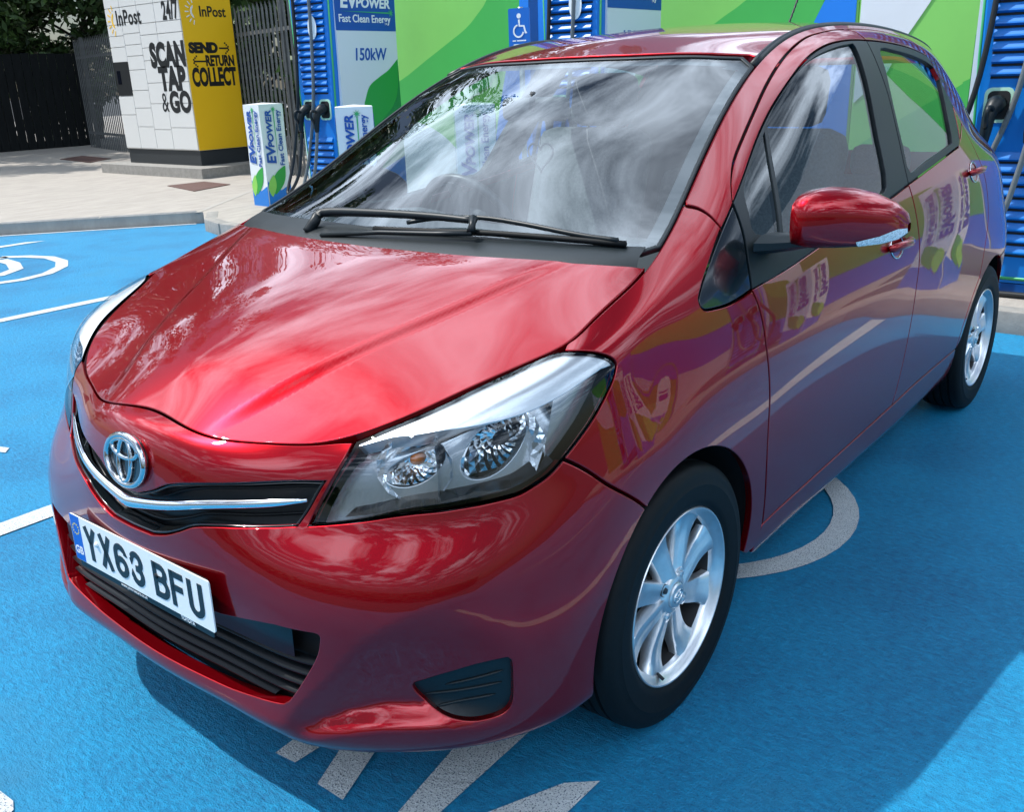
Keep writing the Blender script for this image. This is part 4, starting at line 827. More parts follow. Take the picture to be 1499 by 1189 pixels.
# rear-view mirror and hanging charm
rm=bpy.data.objects.new('rear_view_mirror',None); link(rm,CAR)
MB().box((-.62,-.02,1.30),(.035,.23,.065),bev=.016).build('mirror_shell',CG,rm,auto=60); MB().tube([(-.60,-.02,1.30),(-.585,0,1.345)],.009,8).build('mirror_stem',CG,rm,True)
hc=bpy.data.objects.new('hanging_charm',None); link(hc,CAR)
ht=lambda q:(.045*math.sin(q)**3,.0028*(13*math.cos(q)-5*math.cos(2*q)-2*math.cos(3*q)-math.cos(4*q)))
MB().tube([(-.64,-.02+ht(q)[0],1.17+ht(q)[1]) for q in np.linspace(0,2*math.pi,41)],.003,6,caps=False).build('heart_ring',CG,hc,True)
MB().tube([(-.64,-.02,1.265),(-.64,-.02,1.20)],.0012,5).build('cord',CG,hc)

# vent slots along the cowl edge
vt=MB()
for i in range(64):
    y=-.02+.0085*i; a=np.array([np.interp(abs(y),[p[1] for p in HOOD_REAR],[p[k] for p in HOOD_REAR]) for k in range(3)])
    vt.box((a[0]-.012,y,a[2]-.006),(.008,.0045,.006))
vo_=vt.build('cowl_vent',DARK,CAR); vo_['kind']='stuff'

# ================= ground =================
ASPH=mat('asphalt',(.055,.057,.06),.85); add_noise(ASPH,40,.35,8,bump=.5,bscale=180,dist=.004)
g=mesh('ground',[(-200,-200,-.012),(200,-200,-.012),(200,200,-.012),(-200,200,-.012)],[(0,1,2,3)],ASPH); tag(g,kind='structure')
BLUE=bpy.data.materials.new('blue_bay_coating'); BLUE.use_nodes=True
def blue_nodes(M,c0,c1,wear,wearamt,pit=None,lo=.60):
    """trowelled resin coating: brushed ridges, glitter of fine grit, scuffs"""
    N,L,b=nodes(M); t=N.new('ShaderNodeTexCoord')
    mp=N.new('ShaderNodeMapping'); mp.inputs['Scale'].default_value=(1,.42,1); mp.inputs['Rotation'].default_value=(0,0,math.radians(8)); L.new(t.outputs['Object'],mp.inputs[0])
    n1=N.new('ShaderNodeTexNoise'); n1.inputs['Scale'].default_value=85; n1.inputs['Detail'].default_value=6; n1.inputs['Roughness'].default_value=.72; n1.inputs['Distortion'].default_value=.0; L.new(mp.outputs[0],n1.inputs['Vector'])
    n2=N.new('ShaderNodeTexNoise'); n2.inputs['Scale'].default_value=260; n2.inputs['Detail'].default_value=2; L.new(t.outputs['Object'],n2.inputs['Vector'])
    n3=N.new('ShaderNodeTexNoise'); n3.inputs['Scale'].default_value=1.3; n3.inputs['Detail'].default_value=7; n3.inputs['Roughness'].default_value=.62; L.new(t.outputs['Object'],n3.inputs['Vector'])
    w=N.new('ShaderNodeTexWave'); w.bands_direction='X'; w.inputs['Scale'].default_value=9; w.inputs['Distortion'].default_value=14; w.inputs['Detail'].default_value=4; w.inputs['Detail Scale'].default_value=3; L.new(mp.outputs[0],w.inputs['Vector'])
    mx=N.new('ShaderNodeMix'); mx.data_type='RGBA'; mx.inputs['A'].default_value=(*c0,1); mx.inputs['B'].default_value=(*c1,1)
    ad=N.new('ShaderNodeMath'); ad.operation='MULTIPLY_ADD'; ad.inputs[1].default_value=.55; L.new(n1.outputs['Fac'],ad.inputs[0]); sc=N.new('ShaderNodeMath'); sc.operation='MULTIPLY'; sc.inputs[1].default_value=.45; L.new(n3.outputs['Fac'],sc.inputs[0]); L.new(sc.outputs[0],ad.inputs[2])
    mr=N.new('ShaderNodeMapRange'); mr.inputs[1].default_value=.36; mr.inputs[2].default_value=.64; L.new(ad.outputs[0],mr.inputs[0]); L.new(mr.outputs[0],mx.inputs['Factor'])
    # tyre scuffs and grime
    rp=N.new('ShaderNodeValToRGB'); rp.color_ramp.elements[0].position=.54; rp.color_ramp.elements[1].position=.74; L.new(n3.outputs['Fac'],rp.inputs[0])
    gm=N.new('ShaderNodeMath'); gm.operation='MULTIPLY'; L.new(rp.outputs[0],gm.inputs[0]); L.new(n1.outputs['Fac'],gm.inputs[1])
    mx2=N.new('ShaderNodeMix'); mx2.data_type='RGBA'; mx2.inputs['B'].default_value=(*wear,1); L.new(gm.outputs[0],mx2.inputs['Factor']); L.new(mx.outputs['Result'],mx2.inputs['A'])
    sp=N.new('ShaderNodeMapRange'); sp.inputs[1].default_value=lo; sp.inputs[2].default_value=lo+.07; sp.inputs[4].default_value=wearamt; L.new(n2.outputs['Fac'],sp.inputs[0])
    mx3=N.new('ShaderNodeMix'); mx3.data_type='RGBA'; pit=pit or tuple(x*.35 for x in c0); mx3.inputs['B'].default_value=(*pit,1); L.new(sp.outputs[0],mx3.inputs['Factor']); L.new(mx2.outputs['Result'],mx3.inputs['A'])
    L.new(mx3.outputs['Result'],b.inputs['Base Color'])
    h=N.new('ShaderNodeMath'); h.operation='MULTIPLY_ADD'; h.inputs[1].default_value=.7; L.new(n1.outputs['Fac'],h.inputs[0]); hs=N.new('ShaderNodeMath'); hs.operation='MULTIPLY'; hs.inputs[1].default_value=.04; L.new(w.outputs['Fac'],hs.inputs[0]); L.new(hs.outputs[0],h.inputs[2])
    h2=N.new('ShaderNodeMath'); h2.operation='MULTIPLY_ADD'; h2.inputs[1].default_value=.3; L.new(n2.outputs['Fac'],h2.inputs[0]); L.new(h.outputs[0],h2.inputs[2])
    bp=N.new('ShaderNodeBump'); bp.inputs['Strength'].default_value=.9; bp.inputs['Distance'].default_value=.016; L.new(h2.outputs[0],bp.inputs['Height']); L.new(bp.outputs[0],b.inputs['Normal'])
    b.inputs['Roughness'].default_value=.48; b.inputs['Specular IOR Level'].default_value=.4
blue_nodes(BLUE,(.0008,.115,.27),(.003,.33,.62),(.03,.09,.16),.5)
WL=bpy.data.materials.new('worn_white_marking'); WL.use_nodes=True
blue_nodes(WL,(.55,.59,.61),(.78,.82,.84),(.40,.43,.46),.92,(.012,.06,.13),.565)
def sheet(name,poly,z,M,kind=None,parent=None):
    o=mesh(name,[(x,y,z) for x,y in poly],[tuple(t) for t in bpy_tess(poly)],M,parent,False)
    for p in o.data.polygons:
        if p.normal.z<0: p.flip()
    if kind: o['kind']=kind
    return o
bays=sheet('bay_surface',[(-4.6,-8.2),(-2.9,-9.2),(2.0,-13.2),(4.6,-13.2),(4.6,14),(-4.6,14)],.0,BLUE,'structure')
def marking(name,poly): return sheet(name,poly,.004,WL,'structure')
for y in (-7.81,-4.65,-1.487,1.675,4.84,8.0): marking('bay_line',[(-3.75,y-.05),(1.45,y-.05),(1.45,y+.05),(-3.75,y+.05)] if y>-7 else [(-2.6,y-.05),(1.45,y-.05),(1.45,y+.05),(-2.75,y+.05)])
marking('bay_line',[(-4.20,-7.36),(-2.66,-8.62),(2.2,-12.52),(2.2,-12.44),(-2.64,-8.55),(-4.16,-7.30)])
def band(pts,w):
    P=np.array(pts,float);t=np.gradient(P,axis=0);t/=np.linalg.norm(t,axis=1,keepdims=True);n=np.c_[-t[:,1],t[:,0]]*w/2
    return [tuple(p) for p in P+n]+[tuple(p) for p in (P-n)[::-1]]
def ringpts(cx,cy,r,a0,a1,n=40): return [(cx+r*math.cos(math.radians(a)),cy+r*math.sin(math.radians(a))) for a in np.linspace(a0,a1,n)]
def wheelchair(cx,cy):
    marking('bay_symbol',band(ringpts(cx,cy,.53,-60,205),.085)); marking('bay_symbol',band([(cx-.02,cy-.30),(cx+.62,cy-.12),(cx+.62,cy+.26)],.085))
    marking('bay_symbol',band([(cx+.62,cy+.1),(cx+.30,cy+.1)],.08)); marking('bay_symbol',ringpts(cx+.98,cy-.02,.11,0,345,18))
marking('bay_symbol',band(ringpts(-1.03,.265,.535,-120,185),.08))
for q in ([(.649,.183),(.585,.179),(.56,.249),(.643,.243)],[(.45,.245),(.40,.315),(.657,.412),(.657,.333)],[(.27,.467),(.18,.590),(.571,.597),(.62,.529)],[(.56,.648),(.349,.748),(.30,.805),(.46,.80)],[(.135,-2.295),(.119,-2.244),(.154,-2.203),(.164,-2.231)],[(1.073,-.199),(1.07,-.144),(1.082,-.116),(1.15,-.10),(1.16,-.19)]): marking('bay_symbol',q)
# the symbol in the next bay
marking('bay_symbol',band([(-2.06,-7.2),(-2.21,-7.0),(-2.29,-6.75),(-2.25,-6.45),(-2.12,-6.2),(-1.90,-6.0),(-1.66,-5.93),(-1.45,-5.98),(-1.2,-6.15)],.10))
marking('bay_symbol',band([(-2.0,-7.05),(-1.97,-6.75),(-1.86,-6.45),(-1.66,-6.30),(-1.5,-6.38)],.11)); marking('bay_symbol',band([(-2.1,-7.15),(-1.9,-7.15),(-1.5,-7.0)],.09))
# ---- kerbs and pavement ----
CONC=mat('concrete_pavement',(.34,.31,.275),.8); 
add_noise(CONC,3.0,.16,9,bump=.35,bscale=90,dist=.003,stretch=(1,3.5,1))
KERB=mat('kerb_concrete',(.27,.26,.24),.85); add_noise(KERB,14,.18,8,bump=.4,bscale=120,dist=.003)
KERBD=mat('weathered_kerb',(.20,.205,.205),.85); add_noise(KERBD,10,.3,8,bump=.4,bscale=120,dist=.003)
path=[(-3.815,14),(-3.815,-6.37),(-3.95,-6.82),(-4.27,-7.31),(-2.72,-8.59),(2.07,-12.49),(2.1,-45),(-60,-45),(-60,14)]
pv=MB().prism(path,-.01,.117).build('pavement',CONC); tag(pv,kind='structure')
def kerb_run(a,b,M,n,parent):
    a=np.array(a);b=np.array(b);L=np.linalg.norm(b-a);u=(b-a)/L;nrm=np.array([-u[1],u[0]]);k=int(round(L/n));l=L/k
    me=None
    for i in range(k):
        c=a+u*(i+.5)*l+nrm*.0625
        if me is None:
            o=MB().box((0,0,0),(l-.006,.125,.20),bev=.012).build('kerb_stone',M,parent,auto=40); me=o.data
        else: o=link(bpy.data.objects.new('kerb_stone',me),parent)
        o.location=(c[0],c[1],.022); o.rotation_euler=(0,0,math.atan2(u[1],u[0]))
kr=bpy.data.objects.new('kerb',None); link(kr); kr['kind']='structure'
kerb_run((-3.80,-6.35),(-3.80,14.0)[::1],KERB,.915,kr)
kerb_run((2.1,-12.52),(-2.69,-8.62),KERBD,1.05,kr); kerb_run((-2.69,-8.62),(-4.22,-7.36),KERBD,1.0,kr)
kerb_run((-4.28,-7.26),(-3.98,-6.85),KERB,.5,kr); kerb_run((-3.93,-6.80),(-3.80,-6.37),KERB,.45,kr)
# joints in the pavement
JO=mat('pavement_joint',(.36,.34,.31),.9)
for q in ([(-4.2,-7.35),(-7.5,-9.8),(-7.53,-9.76),(-4.23,-7.31)],[(-3.98,-6.2),(-9,-6.35),(-9,-6.31),(-3.98,-6.16)],[(-3.98,1.9),(-5.85,1.9),(-5.85,1.93),(-3.98,1.93)]): sheet('pavement_joint',q,.1195,JO,'structure')
RUST=mat('rusty_cover',(.12,.065,.055),.75,.2)
N,L,b_=nodes(RUST); t=N.new('ShaderNodeTexCoord'); ck=N.new('ShaderNodeTexChecker'); ck.inputs['Scale'].default_value=26; L.new(t.outputs['Object'],ck.inputs['Vector']); bp=N.new('ShaderNodeBump'); bp.inputs['Distance'].default_value=.006; L.new(ck.outputs['Fac'],bp.inputs['Height']); L.new(bp.outputs[0],b_.inputs['Normal'])
for i,(q,lb) in enumerate((([(-7.76,-17.29),(-8.44,-17.71),(-8.23,-16.2),(-7.51,-15.67)],'rusty metal access cover in the concrete by the timber fence'),([(-5.68,-10.22),(-6.23,-10.18),(-6.15,-9.45),(-5.43,-9.21)],'rusty metal access cover in the concrete beside the parcel locker plinth'))):
    q=np.array(q);c=q.mean(0);o=MB().prism([tuple(p-c) for p in q],-.02,.006).build('access_cover',RUST); o.location=(c[0],c[1],.12); tag(o,lb,'manhole cover','access covers in the pavement')
# ================= charging station things =================
CB=mat('charger_blue',(.003,.18,.60),.35); CBD=mat('charger_dark_blue',(.003,.065,.27),.35); CW=mat('charger_white',(.66,.71,.74),.35); CG1=mat('leaf_green',(.02,.33,.045),.45); CG2=mat('light_green',(.25,.60,.10),.45); CG3=mat('lime_green',(.36,.66,.16),.45); TRIM=mat('green_trim',(.05,.40,.14),.4); WT=mat('print_white',(.80,.82,.82),.5); BT=mat('print_blue',(.004,.075,.36),.5); CABLE=mat('cable_black',(.012,.014,.016),.5); CABG=mat('cable_grey',(.13,.15,.16),.45)
def star(b,cx,cy,r,T,z=.0):
    b.prism([(cx+(r if k%2==0 else r*.32)*math.cos(math.pi*k/8+.2),cy+(r if k%2==0 else r*.32)*math.sin(math.pi*k/8+.2)) for k in range(16)],z,z+.002,T=T)
def ev_logo(T,s,M,G,parent,tag2=True):
    """EV POWER / Fast Clean Energy; T maps local x along the words, y up the letters"""
    text_mesh('lettering','EV',M,T@Matrix.Translation((-.36*s,.10*s,.002)),.30*s,parent,sx=1.05,bold=.010*s,shear=.12)
    text_mesh('lettering','POWER',M,T@Matrix.Translation((.17*s,.075*s,.002)),.19*s,parent,sx=1.12,bold=.006*s,shear=.12)
    b=MB(); b.prism([(-.54*s,-.045*s),(.52*s,-.062*s),(.52*s,-.040*s)],.001,.003,T=T); star(b,.56*s,-.05*s,.065*s,T,.001); b.build('logo_star',G,parent)
    text_mesh('lettering','Fast Clean Energy',M,T@Matrix.Translation((-.02*s,-.15*s,.002)),.155*s,parent,bold=.002*s)
def leaf(cx,cy,L,Wd,a,n=14):
    """pointed leaf outline"""
    up=[(L*t,Wd*math.sin(math.pi*t)**.8*(1-.25*t)) for t in np.linspace(0,1,n)];dn=[(L*t,-Wd*.55*math.sin(math.pi*t)) for t in np.linspace(1,0,n)][1:-1]
    c,s=math.cos(a),math.sin(a);return [(cx+x*c-y*s,cy+x*s+y*c) for x,y in up+dn]
def charger(loc,rz,label,top_scale=1.0,cables=((0,1),(1,1))):
    R=empty('rapid_charger',label,'charger',loc,rz,'rapid chargers along the hoarding')
    w,d,H=.43,.86,2.42
    def shell():
        b=MB();V=[];lv=[(0.0,.0,.03),(.06,.0,.03),(.06,.0,.0),(.45,.0,.0),(1.3,.035,.0),(H-.06,.06,.0),(H,.05,.04)]
        for z,g,i in lv:
            hw=w/2+g-i
            V+=[(-i,-hw+.03,z),(-.03-i*.5,-hw,z),(-d+i,-hw,z),(-d+i,hw,z),(-.03-i*.5,hw,z),(-i,hw-.03,z)]
        F=[(i*6+k,i*6+(k+1)%6,(i+1)*6+(k+1)%6,(i+1)*6+k) for i in range(len(lv)-1) for k in range(6)]+[tuple(range((len(lv)-1)*6,len(lv)*6))]
        b.add(V,F,0); return b
    shell().build('cabinet',CB,R,False)
    MB().prism(rrect(.86,.43,.02,cx=-.43),-.02,.055,T=Matrix.Translation((0,0,.0))).build('plinth',CBD,R)
    # green edge lines
    for s in (-1,1):
        MB().tube([(-.016,s*(w/2+g-.012),z) for z,g in ((.10,0),(.45,0),(1.3,.035),(H-.08,.06))],.009,6).build('edge_trim',TRIM,R,True)
    MB().tube([(-.004,-w/2+.02,.13),(-.001,-.15,.085),(-.001,.15,.085),(-.004,w/2-.02,.13)],.010,6).build('edge_trim',TRIM,R,True)
    # louvres
    def louvre(z,hw):
        V=[];n=2
        for x,dz in ((.001,.0),(.022,.012),(.020,.020),(.001,.050)):
            V+=[(x,-hw,z+dz),(x,hw,z+dz)]
        MB().add(V,[(0,1,3,2),(2,3,5,4),(4,5,7,6),(0,2,4,6),(1,7,5,3)]).build('louvre',CB,R)
        MB().box((.0015,0,z-.006),(.003,hw*2,.012)).build('louvre_slot',DARK,R)
    for i in range(16): louvre(1.18+.064*i,.165+.003*i)
    for i in range(9): louvre(.22+.064*i,.17)
    for s,has in ((-1,1),(1,1)):
        y=.108*s; sk=bpy.data.objects.new('socket',None); link(sk,R)
        MB().prism(rrect(.15,.185,.035),-.004,.006,T=frame((.0,y,1.03),(0,1,0),None,(1,0,0))).build('socket_rim',mat('socket_rim_pale',(.45,.72,.55),.4),sk)
        MB().prism(rrect(.115,.15,.028),.004,.0075,T=frame((.0,y,1.03),(0,1,0),None,(1,0,0))).build('socket_recess',DARK,sk)
        c=bpy.data.objects.new('connector',None); link(c,R)
        P=[(.005,y,1.04),(.06,y-.005,1.03),(.10,y-.015,.99),(.115,y-.02,.91),(.11,y-.025,.84)]
        MB().tube(crom(P,4),np.interp(np.linspace(0,1,17),[0,.2,.45,.8,1],[.045,.05,.036,.03,.022]),10).build('connector_body',BLACKP,c,True)
        MB().tube(crom([(.10,y+.0,.99),(.13,y,1.02),(.17,y-.01,1.02),(.175,y-.015,.97),(.14,y-.02,.92)],4),.013,8).build('connector_grip',BLACKP,c,True)
        sg=1 if s>0 else -1
        loop_=[(.11,y-.025,.84),(.115,y-.05,.68),(.13,y-.10,.45),(.15,y-.20,.30),(.12,y-.30,.28),(.02,y-.27,.6),(.035,y-.12,1.1),(.035,y-.06,1.7),(.035,y-.04,2.3),(.0,y-.03,2.44)]
        MB().tube(crom(loop_,6),.0155,8).build('charging_cable',CABLE if s<0 else CABG,R,True)
    MB().prism([(.055*math.cos(q),.10*math.sin(q)) for q in np.linspace(0,2*math.pi,25)[:-1]],.0,.004,T=frame((.026,.06,1.74),(0,1,0),None,(1,0,0))).build('front_badge',WT,R)
    # side graphics
    for s in (1,-1):
        T=frame((-.45,(w/2)*s,0),(-1*s,0,0),None,(0,s,0)); off=.062
        T=frame((-.445,(w/2+off)*s,0),(-s,0,0),None,(0,s,0))
        pn=MB().prism([(-.385,.14),(.395,.14),(.395,2.30),(-.385,2.30)],-.05,.0,T=T).build('side_panel',CW,R)
        MB().prism([(-.385,1.71),(.395,1.71),(.395,2.30),(-.385,2.30)],.0,.002,T=T).build('logo_band',BT,pn)
        ev_logo(T@Matrix.Translation((.0,1.90,.002)),.60,WT,TRIM,pn)
        text_mesh('lettering','150kW',BT,T@Matrix.Translation((.02,1.50,.001)),.15,pn,bold=.003,sx=.95,shear=.1)
        sw=lambda c0:[(x,y) for x,y in c0]
        MB().prism(list(map(tuple,crom([(-.10,1.08),(-.02,1.22),(.12,1.30),(.25,1.36),(.39,1.46)],5)))+[(.39,.9),(.2,.5),(.0,.40),(-.12,.6),(-.14,.9)],.0,.002,T=T).build('leaf_graphic',CG1,pn)
        MB().prism(list(map(tuple,crom([(.39,1.40),(.37,1.2),(.30,1.05),(.18,.95),(.0,.85)],5)))+[(-.385,.75),(-.385,.14),(.395,.14),(.395,1.0)],.002,.004,T=T).build('leaf_graphic',mat('mid_green',(.012,.23,.05),.45),pn)
        MB().prism([(-.385,.14),(.395,.14),(.395,.55),(.0,.42),(-.385,.62)],.004,.006,T=T).build('leaf_graphic',CB,pn)
    return R
charger((-4.45,-5.49,.117),math.radians(2),'blue rapid charger beside the palisade fence, its white side marked 150kW')
charger((-4.45,-2.59,.117),math.radians(1),'blue rapid charger beside the small wheelchair sign')
charger((-4.27,.50,.117),0,'blue rapid charger just behind the red car near its rear wheel')
MB().tube(crom([(.06,-.28,.30),(.10,-.24,.04),(.13,-.10,.02),(.12,.25,.02),(.15,.7,.02)],6),.017,8).build('charging_cable',CABLE,bpy.data.objects['rapid_charger.002'],True)
charger((-4.30,3.55,.117),0,'blue rapid charger behind the empty bay on the car passenger side')
charger((-4.30,6.60,.117),0,'blue rapid charger at the far end of the row past the empty bays')
def bollard(loc,rz,label,a=.30):
    R=empty('wrapped_bollard',label,'bollard',loc,rz,'wrapped bollards in front of the chargers')
    b=MB();V=[];lv=[(0,0),(.35,.002),(.7,-.003),(1.0,.001),(1.07,.0)];h=a/2
    for z,g in lv:
        for sx,sy in ((1,-1),(1,1),(-1,1),(-1,-1)): V.append((sx*(h+g),sy*(h+g*.6),z))
    k=len(lv); V+=[(0,.0,1.086)]
    F=[(i*4+j,i*4+(j+1)%4,(i+1)*4+(j+1)%4,(i+1)*4+j) for i in range(k-1) for j in range(4)]+[((k-1)*4+j,(k-1)*4+(j+1)%4,k*4) for j in range(4)]
    b.add(V,F); sl=b.build('sleeve',mat('wrap_white',(.72,.75,.76),.4),R)
    for ax,nn in (((0,1,0),(1,0,0)),((-1,0,0),(0,1,0)),((1,0,0),(0,-1,0)),((0,-1,0),(-1,0,0))):
        T=Matrix.Translation(Vector(nn)*(h+.003))@frame((0,0,0),ax,None,nn)   # x across the face, y up
        ev_logo(T@Matrix.Translation((-.005,.725,.0015))@Matrix.Rotation(math.pi/2,4,'Z'),.52,BT,TRIM,sl)
        MB().prism([(-h+.004,.0),(h-.004,.0),(h-.004,.22),(.02,.16),(-h+.004,.27)],.0,.0015,T=T).build('leaf_graphic',CB,sl)
        MB().prism(leaf(-.06,.12,.34,.10,math.radians(62)),.0015,.003,T=T).build('leaf_graphic',CG1,sl)
        MB().prism(leaf(-.10,.10,.24,.07,math.radians(80)),.003,.0045,T=T).build('leaf_graphic',CG2,sl)
    return R
bollard((-5.04,-7.09,.117),math.radians(-4),'white wrapped bollard standing at the pavement corner nearest the parcel locker')
bollard((-4.07,-4.58,.117),math.radians(48),'white wrapped bollard in front of the charger marked 150kW',.31)
bollard((-4.22,-3.36,.117),math.radians(42),'white wrapped bollard between two chargers, seen through the windscreen',.31)
for y,lb in ((1.55,'white wrapped bollard to the side of the charger behind the red car'),(2.75,'white wrapped bollard beside the charger of the empty bay'),(5.3,'white wrapped bollard between the two end chargers')): bollard((-4.25,y,.117),math.radians(8),lb)
# sign
sg=empty('bay_sign','small blue wheelchair parking sign on a post by the hoarding','sign',(-5.60,-3.95,.117),math.radians(8))
MB().tube([(0,0,0),(0,0,1.85)],.025,10).build('post',mat('galvanised',(.36,.38,.39),.45,.7),sg,True)
ST_=frame((.03,0,1.66),(0,1,0),None,(1,0,0)); sb=MB().prism(rrect(.22,.36,.015),-.004,.004,T=ST_).build('sign_board',mat('sign_blue',(.005,.13,.52),.4),sg)
b=MB(); b.prism([(.022*math.cos(q),.115+.022*math.sin(q)) for q in np.linspace(0,2*math.pi,15)[:-1]],.004,.006,T=ST_); b.build('symbol_head',WT,sb)
MB().prism(band([(.0,.085),(.005,.03),(.05,.03),(.068,-.03),(.08,-.025)],.018),.004,.006,T=ST_).build('symbol_body',WT,sb)
MB().prism(band([(x-.005,y-.012) for x,y in ringpts(0,0,.05,100,350,24)],.014),.006,.008,T=ST_).build('symbol_wheel',WT,sb)
for i,(x0,x1) in enumerate(((-.07,-.035),(-.025,.07),(-.06,.065),(-.05,.05))): MB().prism([(x0,-.098-.034*max(0,i-1)),(x1,-.098-.034*max(0,i-1)),(x1,-.088-.034*max(0,i-1)),(x0,-.088-.034*max(0,i-1))],.004,.0055,T=ST_).build('small_print',WT,sb)
# ================= printed hoarding =================
HX=-5.9
HD=empty('printed_hoarding','tall hoarding printed with big green, white and blue leaf shapes behind the chargers','hoarding',(HX,0,.117))
hz=2.9
def hpoly(name,pts,M,k,lo=0.):
    T=frame((0,0,0),(0,1,0),None,(1,0,0)); MB().prism([(y,max(lo,z-.117)) for y,z in pts],.002*k,.002*k+.002,T=T).build(name,M,HD)
yb=[-6.6,-3.86,-2.75,-1.0,1.5,4.0,6.5,9.0,11.5]
BB=mat('hoarding_blue',(.008,.20,.72),.5); LG=mat('hoarding_light_green',(.22,.58,.12),.5); MG=mat('hoarding_green',(.06,.43,.08),.5); HW=mat('hoarding_white',(.70,.72,.76),.5); DG=mat('hoarding_deep_green',(.02,.34,.06),.5)
for m_ in (LG,MG,HW,BB): add_noise(m_,1.2,.05,4,bump=.05,dist=.01)
for i in range(len(yb)-1):
    a,b_=yb[i]+.004,yb[i+1]-.004
    MB().box((-.02,(a+b_)/2,hz/2),(.038,b_-a,hz)).build('hoarding_panel',LG if i in (0,2,3,5,7) else (HW if i in (1,4) else BB),HD)
hpoly('leaf_print',list(map(tuple,crom([(-4.45,2.35),(-4.59,2.08),(-4.7,1.97),(-4.87,1.84),(-5.13,1.71),(-5.44,1.56),(-5.86,1.36),(-6.5,1.15)],3)))+[(-6.5,.8),(-5.4,.95),(-4.6,1.3),(-4.30,1.7),(-4.19,1.95),(-4.18,2.4)],MG,1)
hpoly('leaf_print',[(-4.62,.12),(-4.58,.6),(-4.47,1.1),(-4.36,1.5),(-4.27,1.76),(-4.20,1.91),(-4.19,2.05),(-4.16,3.0),(-3.87,3.0),(-3.87,.12)],BB,2)
hpoly('leaf_print',list(map(tuple,crom([(-6.55,.95),(-5.9,1.0),(-5.3,.85),(-4.9,.5),(-4.75,.14)],4)))+[(-6.55,.14)],HW,2)
hpoly('leaf_print',[(-4.07,.12),(-3.99,.12),(-3.97,3.0),(-4.09,3.0)],CBD,3)
hpoly('leaf_print',list(map(tuple,crom([(-2.9+.16,1.25),(-2.45,1.55),(-2.13,1.76),(-1.91,1.89),(-1.5,2.2),(-1.2,2.6)],4)))+[(-1.1,2.9),(-1.05,2.9),(-1.28,1.8),(-1.45,1.45),(-2.0,1.0),(-2.74,.8)],MG,1)
hpoly('leaf_print',[(-2.74,.12),(-2.74,.75),(-2.0,.95),(-1.5,1.35),(-1.33,1.71),(-1.26,1.85),(-1.15,2.3),(-1.10,2.95),(-1.02,2.95),(-1.02,.12)],BB,2)
hpoly('leaf_print',[(-.985,3.0),(-.985,1.1),(-.75,1.32),(-.63,1.57),(-.54,1.71),(-.3,2.1),(-.1,2.6),(.0,3.0)],HW,2)
hpoly('leaf_print',list(map(tuple,crom([(-.985,.75),(-.6,1.0),(-.24,1.21),(-.17,1.26),(.4,1.5),(.9,1.9),(1.45,2.6)],4)))+[(1.49,2.9),(1.49,.12),(-.985,.12)],MG,1)
hpoly('leaf_print',list(map(tuple,crom([(-.985,.45),(-.2,.6),(.6,.95),(1.2,1.2),(1.49,1.3)],4)))+[(1.49,.12),(-.985,.12)],BB,2)
for y0,M1,M2 in ((1.5,MG,BB),(4.0,BB,HW),(6.5,MG,LG),(9.0,HW,MG)):
    hpoly('leaf_print',list(map(tuple,crom([(y0+.02,.9),(y0+.6,1.3),(y0+1.3,1.5),(y0+2.0,1.9),(y0+2.47,2.6)],4)))+[(y0+2.47,.9),(y0+1.4,.6),(y0+.02,.5)],M1,1)
    hpoly('leaf_print',list(map(tuple,crom([(y0+.02,.5),(y0+1.4,.62),(y0+2.47,1.0)],4)))+[(y0+2.47,.12),(y0+.02,.12)],M2,2)
# ================= parcel locker =================
PLX,PLY0,PLY1=-6.786,-13.02,-11.016
LK=empty('parcel_locker','white and yellow parcel locker with black lettering standing on a concrete plinth','parcel locker',(PLX-.43,(PLY0+PLY1)/2,.26))
LW=mat('locker_white',(.66,.665,.65),.4); LY=mat('locker_yellow',(.90,.53,.010),.45); LB=mat('locker_black',(.012,.014,.016),.4); LKB=mat('locker_base',(.025,.03,.034),.5)
hw=(PLY1-PLY0)/2; D=.87; Hh=2.62
MB().box((-.005,0,.11),(D-.03,2*hw-.03,.22)).build('base',LKB,LK)
MB().box((-.006,0,.22+(Hh-.22)/2),(D-.012,2*hw-.008,Hh-.22),bev=.006).build('carcass',LW,LK)
Ty=frame((0,hw-.004,0),(-1,0,0),None,(0,1,0)); MB().prism([(-.43,.225),(.43,.225),(.43,Hh-.004),(-.43,Hh-.004)],.0,.006,T=Ty).build('side_panel',LY,LK)
Tx=frame((D/2-.012,0,0),(0,1,0),None,(1,0,0))
cols=[-hw+.01,-hw+.44,-hw+.90,-hw+1.36,hw-.01]
rows=[[.23,.74,1.02,1.30,1.52,1.74,1.90,2.06,2.30,2.60],[.23,.56,.84,1.10,1.40,1.60,1.76,1.92,2.08,2.30,2.60],[.23,.52,.90,1.20,1.52,1.70,1.88,2.04,2.30,2.60],[.23,.55,.90,1.20,1.50,1.70,1.88,2.04,2.30,2.60]]
for ci in range(4):
    for z0,z1 in zip(rows[ci][:-1],rows[ci][1:]):
        if ci==0 and 1.0<z0<1.5: continue
        MB().box((D/2-.004,(cols[ci]+cols[ci+1])/2,(z0+z1)/2),(.022,cols[ci+1]-cols[ci]-.010,z1-z0-.010),bev=.003).build('locker_door',LW,LK)
MB().box((D/2-.001,(cols[0]+cols[1])/2,1.28),(.02,.41,.50),bev=.004).build('screen_panel',LB,LK)
MB().prism(rrect(.10,.20,.01),.0,.002,T=Tx@Matrix.Translation((cols[0]+.12,1.30,.022))).build('screen',mat('screen_glass',(.004,.006,.012),.08),LK)
tt=lambda s,x,z,sz,sx,bo,sh=0:text_mesh('lettering',s,LB,Tx@Matrix.Translation((x,z,.021)),sz,LK,sx=sx,bold=bo,shear=sh,spacing=1.06)
tt('24/7',hw-.24,2.17,.34,.62,.012)
